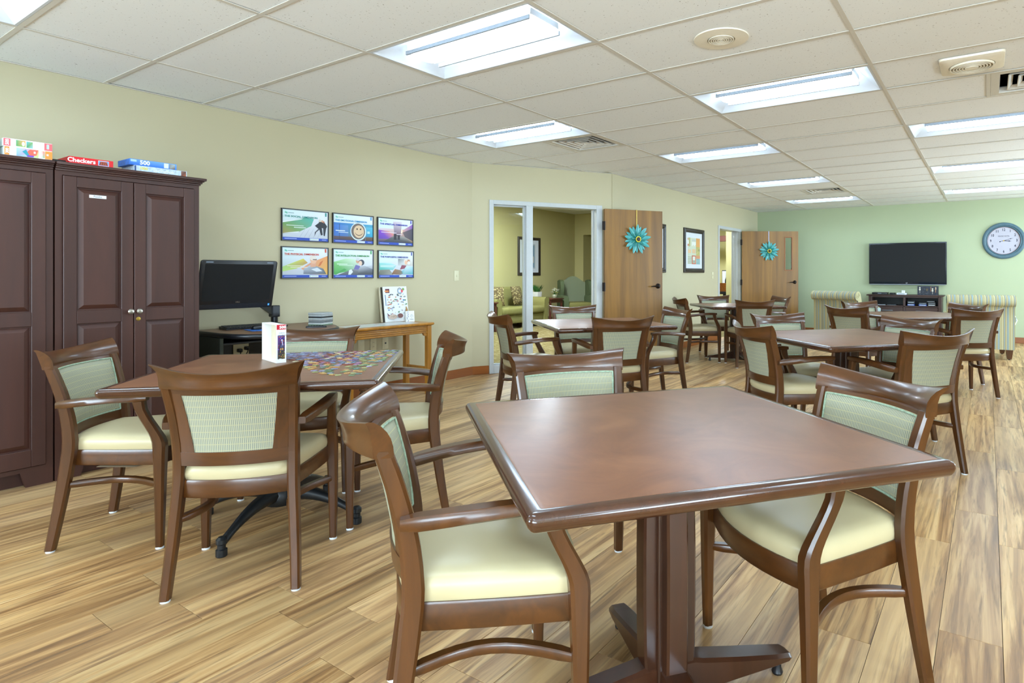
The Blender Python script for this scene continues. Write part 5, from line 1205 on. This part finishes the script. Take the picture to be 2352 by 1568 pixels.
# wing chair
wg = thing('wing_chair', 'green wing chair with striped inner back in the lounge corner', 'armchair', (-8.62, 12.36, 0), math.radians(-40-90))
wg.scale = (1.1, 1.1, 1.0)
def crown(u): return .96+.16*math.cos(u*math.pi/2)**1.5
G().loft([[(x, yf, z) for x, yf, z in ring] for ring in [[(u*.29, -.30-.05*k, .30 if m == 0 else crown(u)) for k, m in ((0, 0), (0, 1), (1.6, 1), (1.6, 0))] for u in [q/8-1 for q in range(17)]]]).obj('back', 'wing_stripe', wg, 50)
for s in (-1, 1):
    wp = [(-.32, .58), (-.06, .60), (.0, .70), (.02, .86), (-.02, .99), (-.12, 1.03), (-.32, 1.0)]
    G().loft([[(s*xx, y, z) for y, z in wp] for xx in (.29, .37)]).obj('wing', 'wing_green', wg, 40)
    am = [(s*.27, .12), (s*.38, .12), (s*.38, .52), (s*.42, .56), (s*.41, .63), (s*.35, .655), (s*.28, .63), (s*.265, .56)]
    G().loft([[(xx, yv, z) for xx, z in am] for yv in (-.32, .36)]).obj('arm', 'wing_green', wg, 50)
    for yv in (-.3, .32): G().bbox(s*.33-.025, s*.33+.025, yv-.025, yv+.025, 0, .12, .004, 1).obj('leg', 'base_wood', wg)
G().bbox(-.27, .27, -.34, .36, .12, .34, .01, 2).obj('seat_base', 'wing_green', wg); G().bbox(-.265, .265, -.28, .40, .34, .48, .05, 4).obj('seat_cushion', 'sofa_green', wg, 60)
def sidetable(label, x, y, w_, d, h, rz=0):
    r = thing('side_table', label, 'table', (x, y, 0), rz); G().bbox(-w_/2, w_/2, -d/2, d/2, h-.025, h, .004, 2).obj('table_top', 'side_table_wood', r)
    G().bbox(-w_/2+.03, w_/2-.03, -d/2+.03, d/2-.03, h-.10, h-.025, .003, 1).obj('apron', 'side_table_wood', r)
    for a in (-1, 1):
        for b in (-1, 1): G().bbox(a*(w_/2-.045)-.02, a*(w_/2-.045)+.02, b*(d/2-.045)-.02, b*(d/2-.045)+.02, 0, h-.03, .003, 1).obj('leg', 'side_table_wood', r)
    G().bbox(-w_/2+.05, w_/2-.05, -d/2+.05, d/2-.05, .14, .158, .003, 1).obj('shelf', 'side_table_wood', r)
sidetable('brown side table with flowers between sofa and wing chair', -8.72, 11.30, .60, .52, .605)
sidetable('brown side table at the left end of the lounge sofa', -8.52, 8.95, .42, .42, .60)
fv = thing('flower_vase', 'low vase of white flowers on the lounge side table', 'vase', (-8.58, 11.40, .6055))
G().lathe([(.045, 0), (.06, .02), (.062, .06), (.048, .085), (.044, .085), (.05, .06), (.04, .01)], n=16).obj('vase', 'vase', fv)
rg = random.Random(2)
for k in range(16):
    a, rr, hh = rg.uniform(0, 6.28), rg.uniform(0, .10), rg.uniform(.12, .22); c = (rr*math.cos(a), rr*math.sin(a), hh)
    g = G(); g.tube([(0, 0, .05), (c[0]*.5, c[1]*.5, hh*.7), c], .003, 5); g.obj('stem', 'leaf', fv)
    g = G()
    for q in range(6):
        b = q*1.047; g.add([c, (c[0]+.035*math.cos(b-.35), c[1]+.035*math.sin(b-.35), c[2]+.012), (c[0]+.05*math.cos(b), c[1]+.05*math.sin(b), c[2]+.02), (c[0]+.035*math.cos(b+.35), c[1]+.035*math.sin(b+.35), c[2]+.012)], [(0, 1, 2, 3)])
    g.obj('blossom', 'flower_yellow' if k % 6 == 0 else 'flower_white', fv)
gp = thing('grass_plant', 'tuft of green grass in a white square planter in the lounge', 'plant', (-8.90, 11.14, .6055))
G().loft([[(x, y, z) for x, y in rrect(q, q, .008)] for q, z in ((.075, 0), (.085, .15), (.075, .15), (.07, .13))]).obj('planter', 'planter_white', gp)
g = G()
for k in range(160):
    a, rr = rg.uniform(0, 6.28), rg.uniform(0, .06); x, y = rr*math.cos(a), rr*math.sin(a); l = rg.uniform(.14, .2); b = rg.uniform(.02, .12); dx, dy = b*math.cos(a), b*math.sin(a)
    g.add([(x-.004, y, .13), (x+.004, y, .13), (x+dx*.5+.003, y+dy*.5, .13+l*.6), (x+dx, y+dy, .13+l)], [(0, 1, 2, 3)])
tag(g.obj('grass', 'leaf', gp), kind='stuff')
picture('dark framed print on the lounge wall above the sofa', (-9.399, 11.45, 1.605), (0, 1, 0), .86, .93, art3)

# ------------------------------------------------------------------ corridor beyond the far doorway
wbox('floor_corridor', -6.06, -4.15, 9.74, 15.2, -.05, .003, 'carpet'); wbox('ceiling_corridor', -6.06, -4.21, 9.74, 15.2, 2.45, 2.5, 'tile')
wbox('wall_corridor_end', -6.06, -3.9, 15.1, 15.2, -.05, 2.5); wbox('wall_corridor_right', -4.57, -4.2, 12.0, 12.12, -.05, 2.5); wbox('wall_corridor_side', -4.62, -4.5, 12.12, 15.1, -.05, 2.5); wbox('wall_corridor_left', -6.2, -6.06, 9.74, 15.2, -.05, 2.5)
struct(G().bbox(-6.06, -4.62, 14.2, 14.3, 1.98, 2.12, .004, 1).obj('trim_6', 'header_wood'))
downlight(-5.2, 11.4, 2.45, 'square ceiling light of the corridor near the doorway', .4); downlight(-5.2, 13.4, 2.45, 'square ceiling light at the far end of the corridor', .4)
d3 = wframe('door_3', (-5.60, 15.1, 0), (1, 0, 0)); d3['label'] = 'dark door with white frame at the end of the corridor'
G().bbox(0, .06, 0, 2.05, 0, .03, .003, 1).obj('jamb', 'frame_white', d3); G().bbox(.9, .96, 0, 2.05, 0, .03, .003, 1).obj('jamb', 'frame_white', d3); G().bbox(.06, .9, 1.99, 2.05, 0, .03, .003, 1).obj('head', 'frame_white', d3); o = G().bbox(.06, .9, .01, 1.99, 0, .02, .003, 1).obj('door_leaf', 'header_wood', d3)
for z in (.3, 1.0, 1.75): G().bbox(.055, .075, z-.05, z+.05, .018, .034, .002, 1).obj('hinge', 'bronze', o)
gs = thing('gift_stand', 'black pedestal holding a copper gift basket in the corridor', 'stand', (-4.98, 13.05, 0)); G().bbox(-.16, .16, -.16, .16, 0, .03, .004, 1).obj('base', 'black_satin', gs); G().bbox(-.05, .05, -.05, .05, .03, .72, .004, 1).obj('column', 'black_satin', gs); G().bbox(-.17, .17, -.17, .17, .72, .78, .004, 1).obj('tray', 'black_satin', gs)
gb = thing('gift_basket', 'copper foil basket with bottle and card seen through the far doorway', 'basket', (-4.98, 13.05, .7805)); G().loft([[(x, y, z) for x, y in rrect(q, q, .02)] for q, z in ((.11, 0), (.135, .19), (.125, .19), (.105, .02))]).obj('basket', 'copper', gb, 60)
G().lathe([(.04, .03), (.042, .25), (.02, .32), (.016, .42), (.001, .42)], (.03, -.02, 0), 14).obj('bottle', 'black_plastic', gb); G().bbox(-.10, .0, .04, .05, .03, .46, .002, 1).obj('card', 'white_paper', gb); G().bbox(-.11, .01, .051, .06, .03, .48, .002, 1).obj('card_backing', 'black_satin', gb)
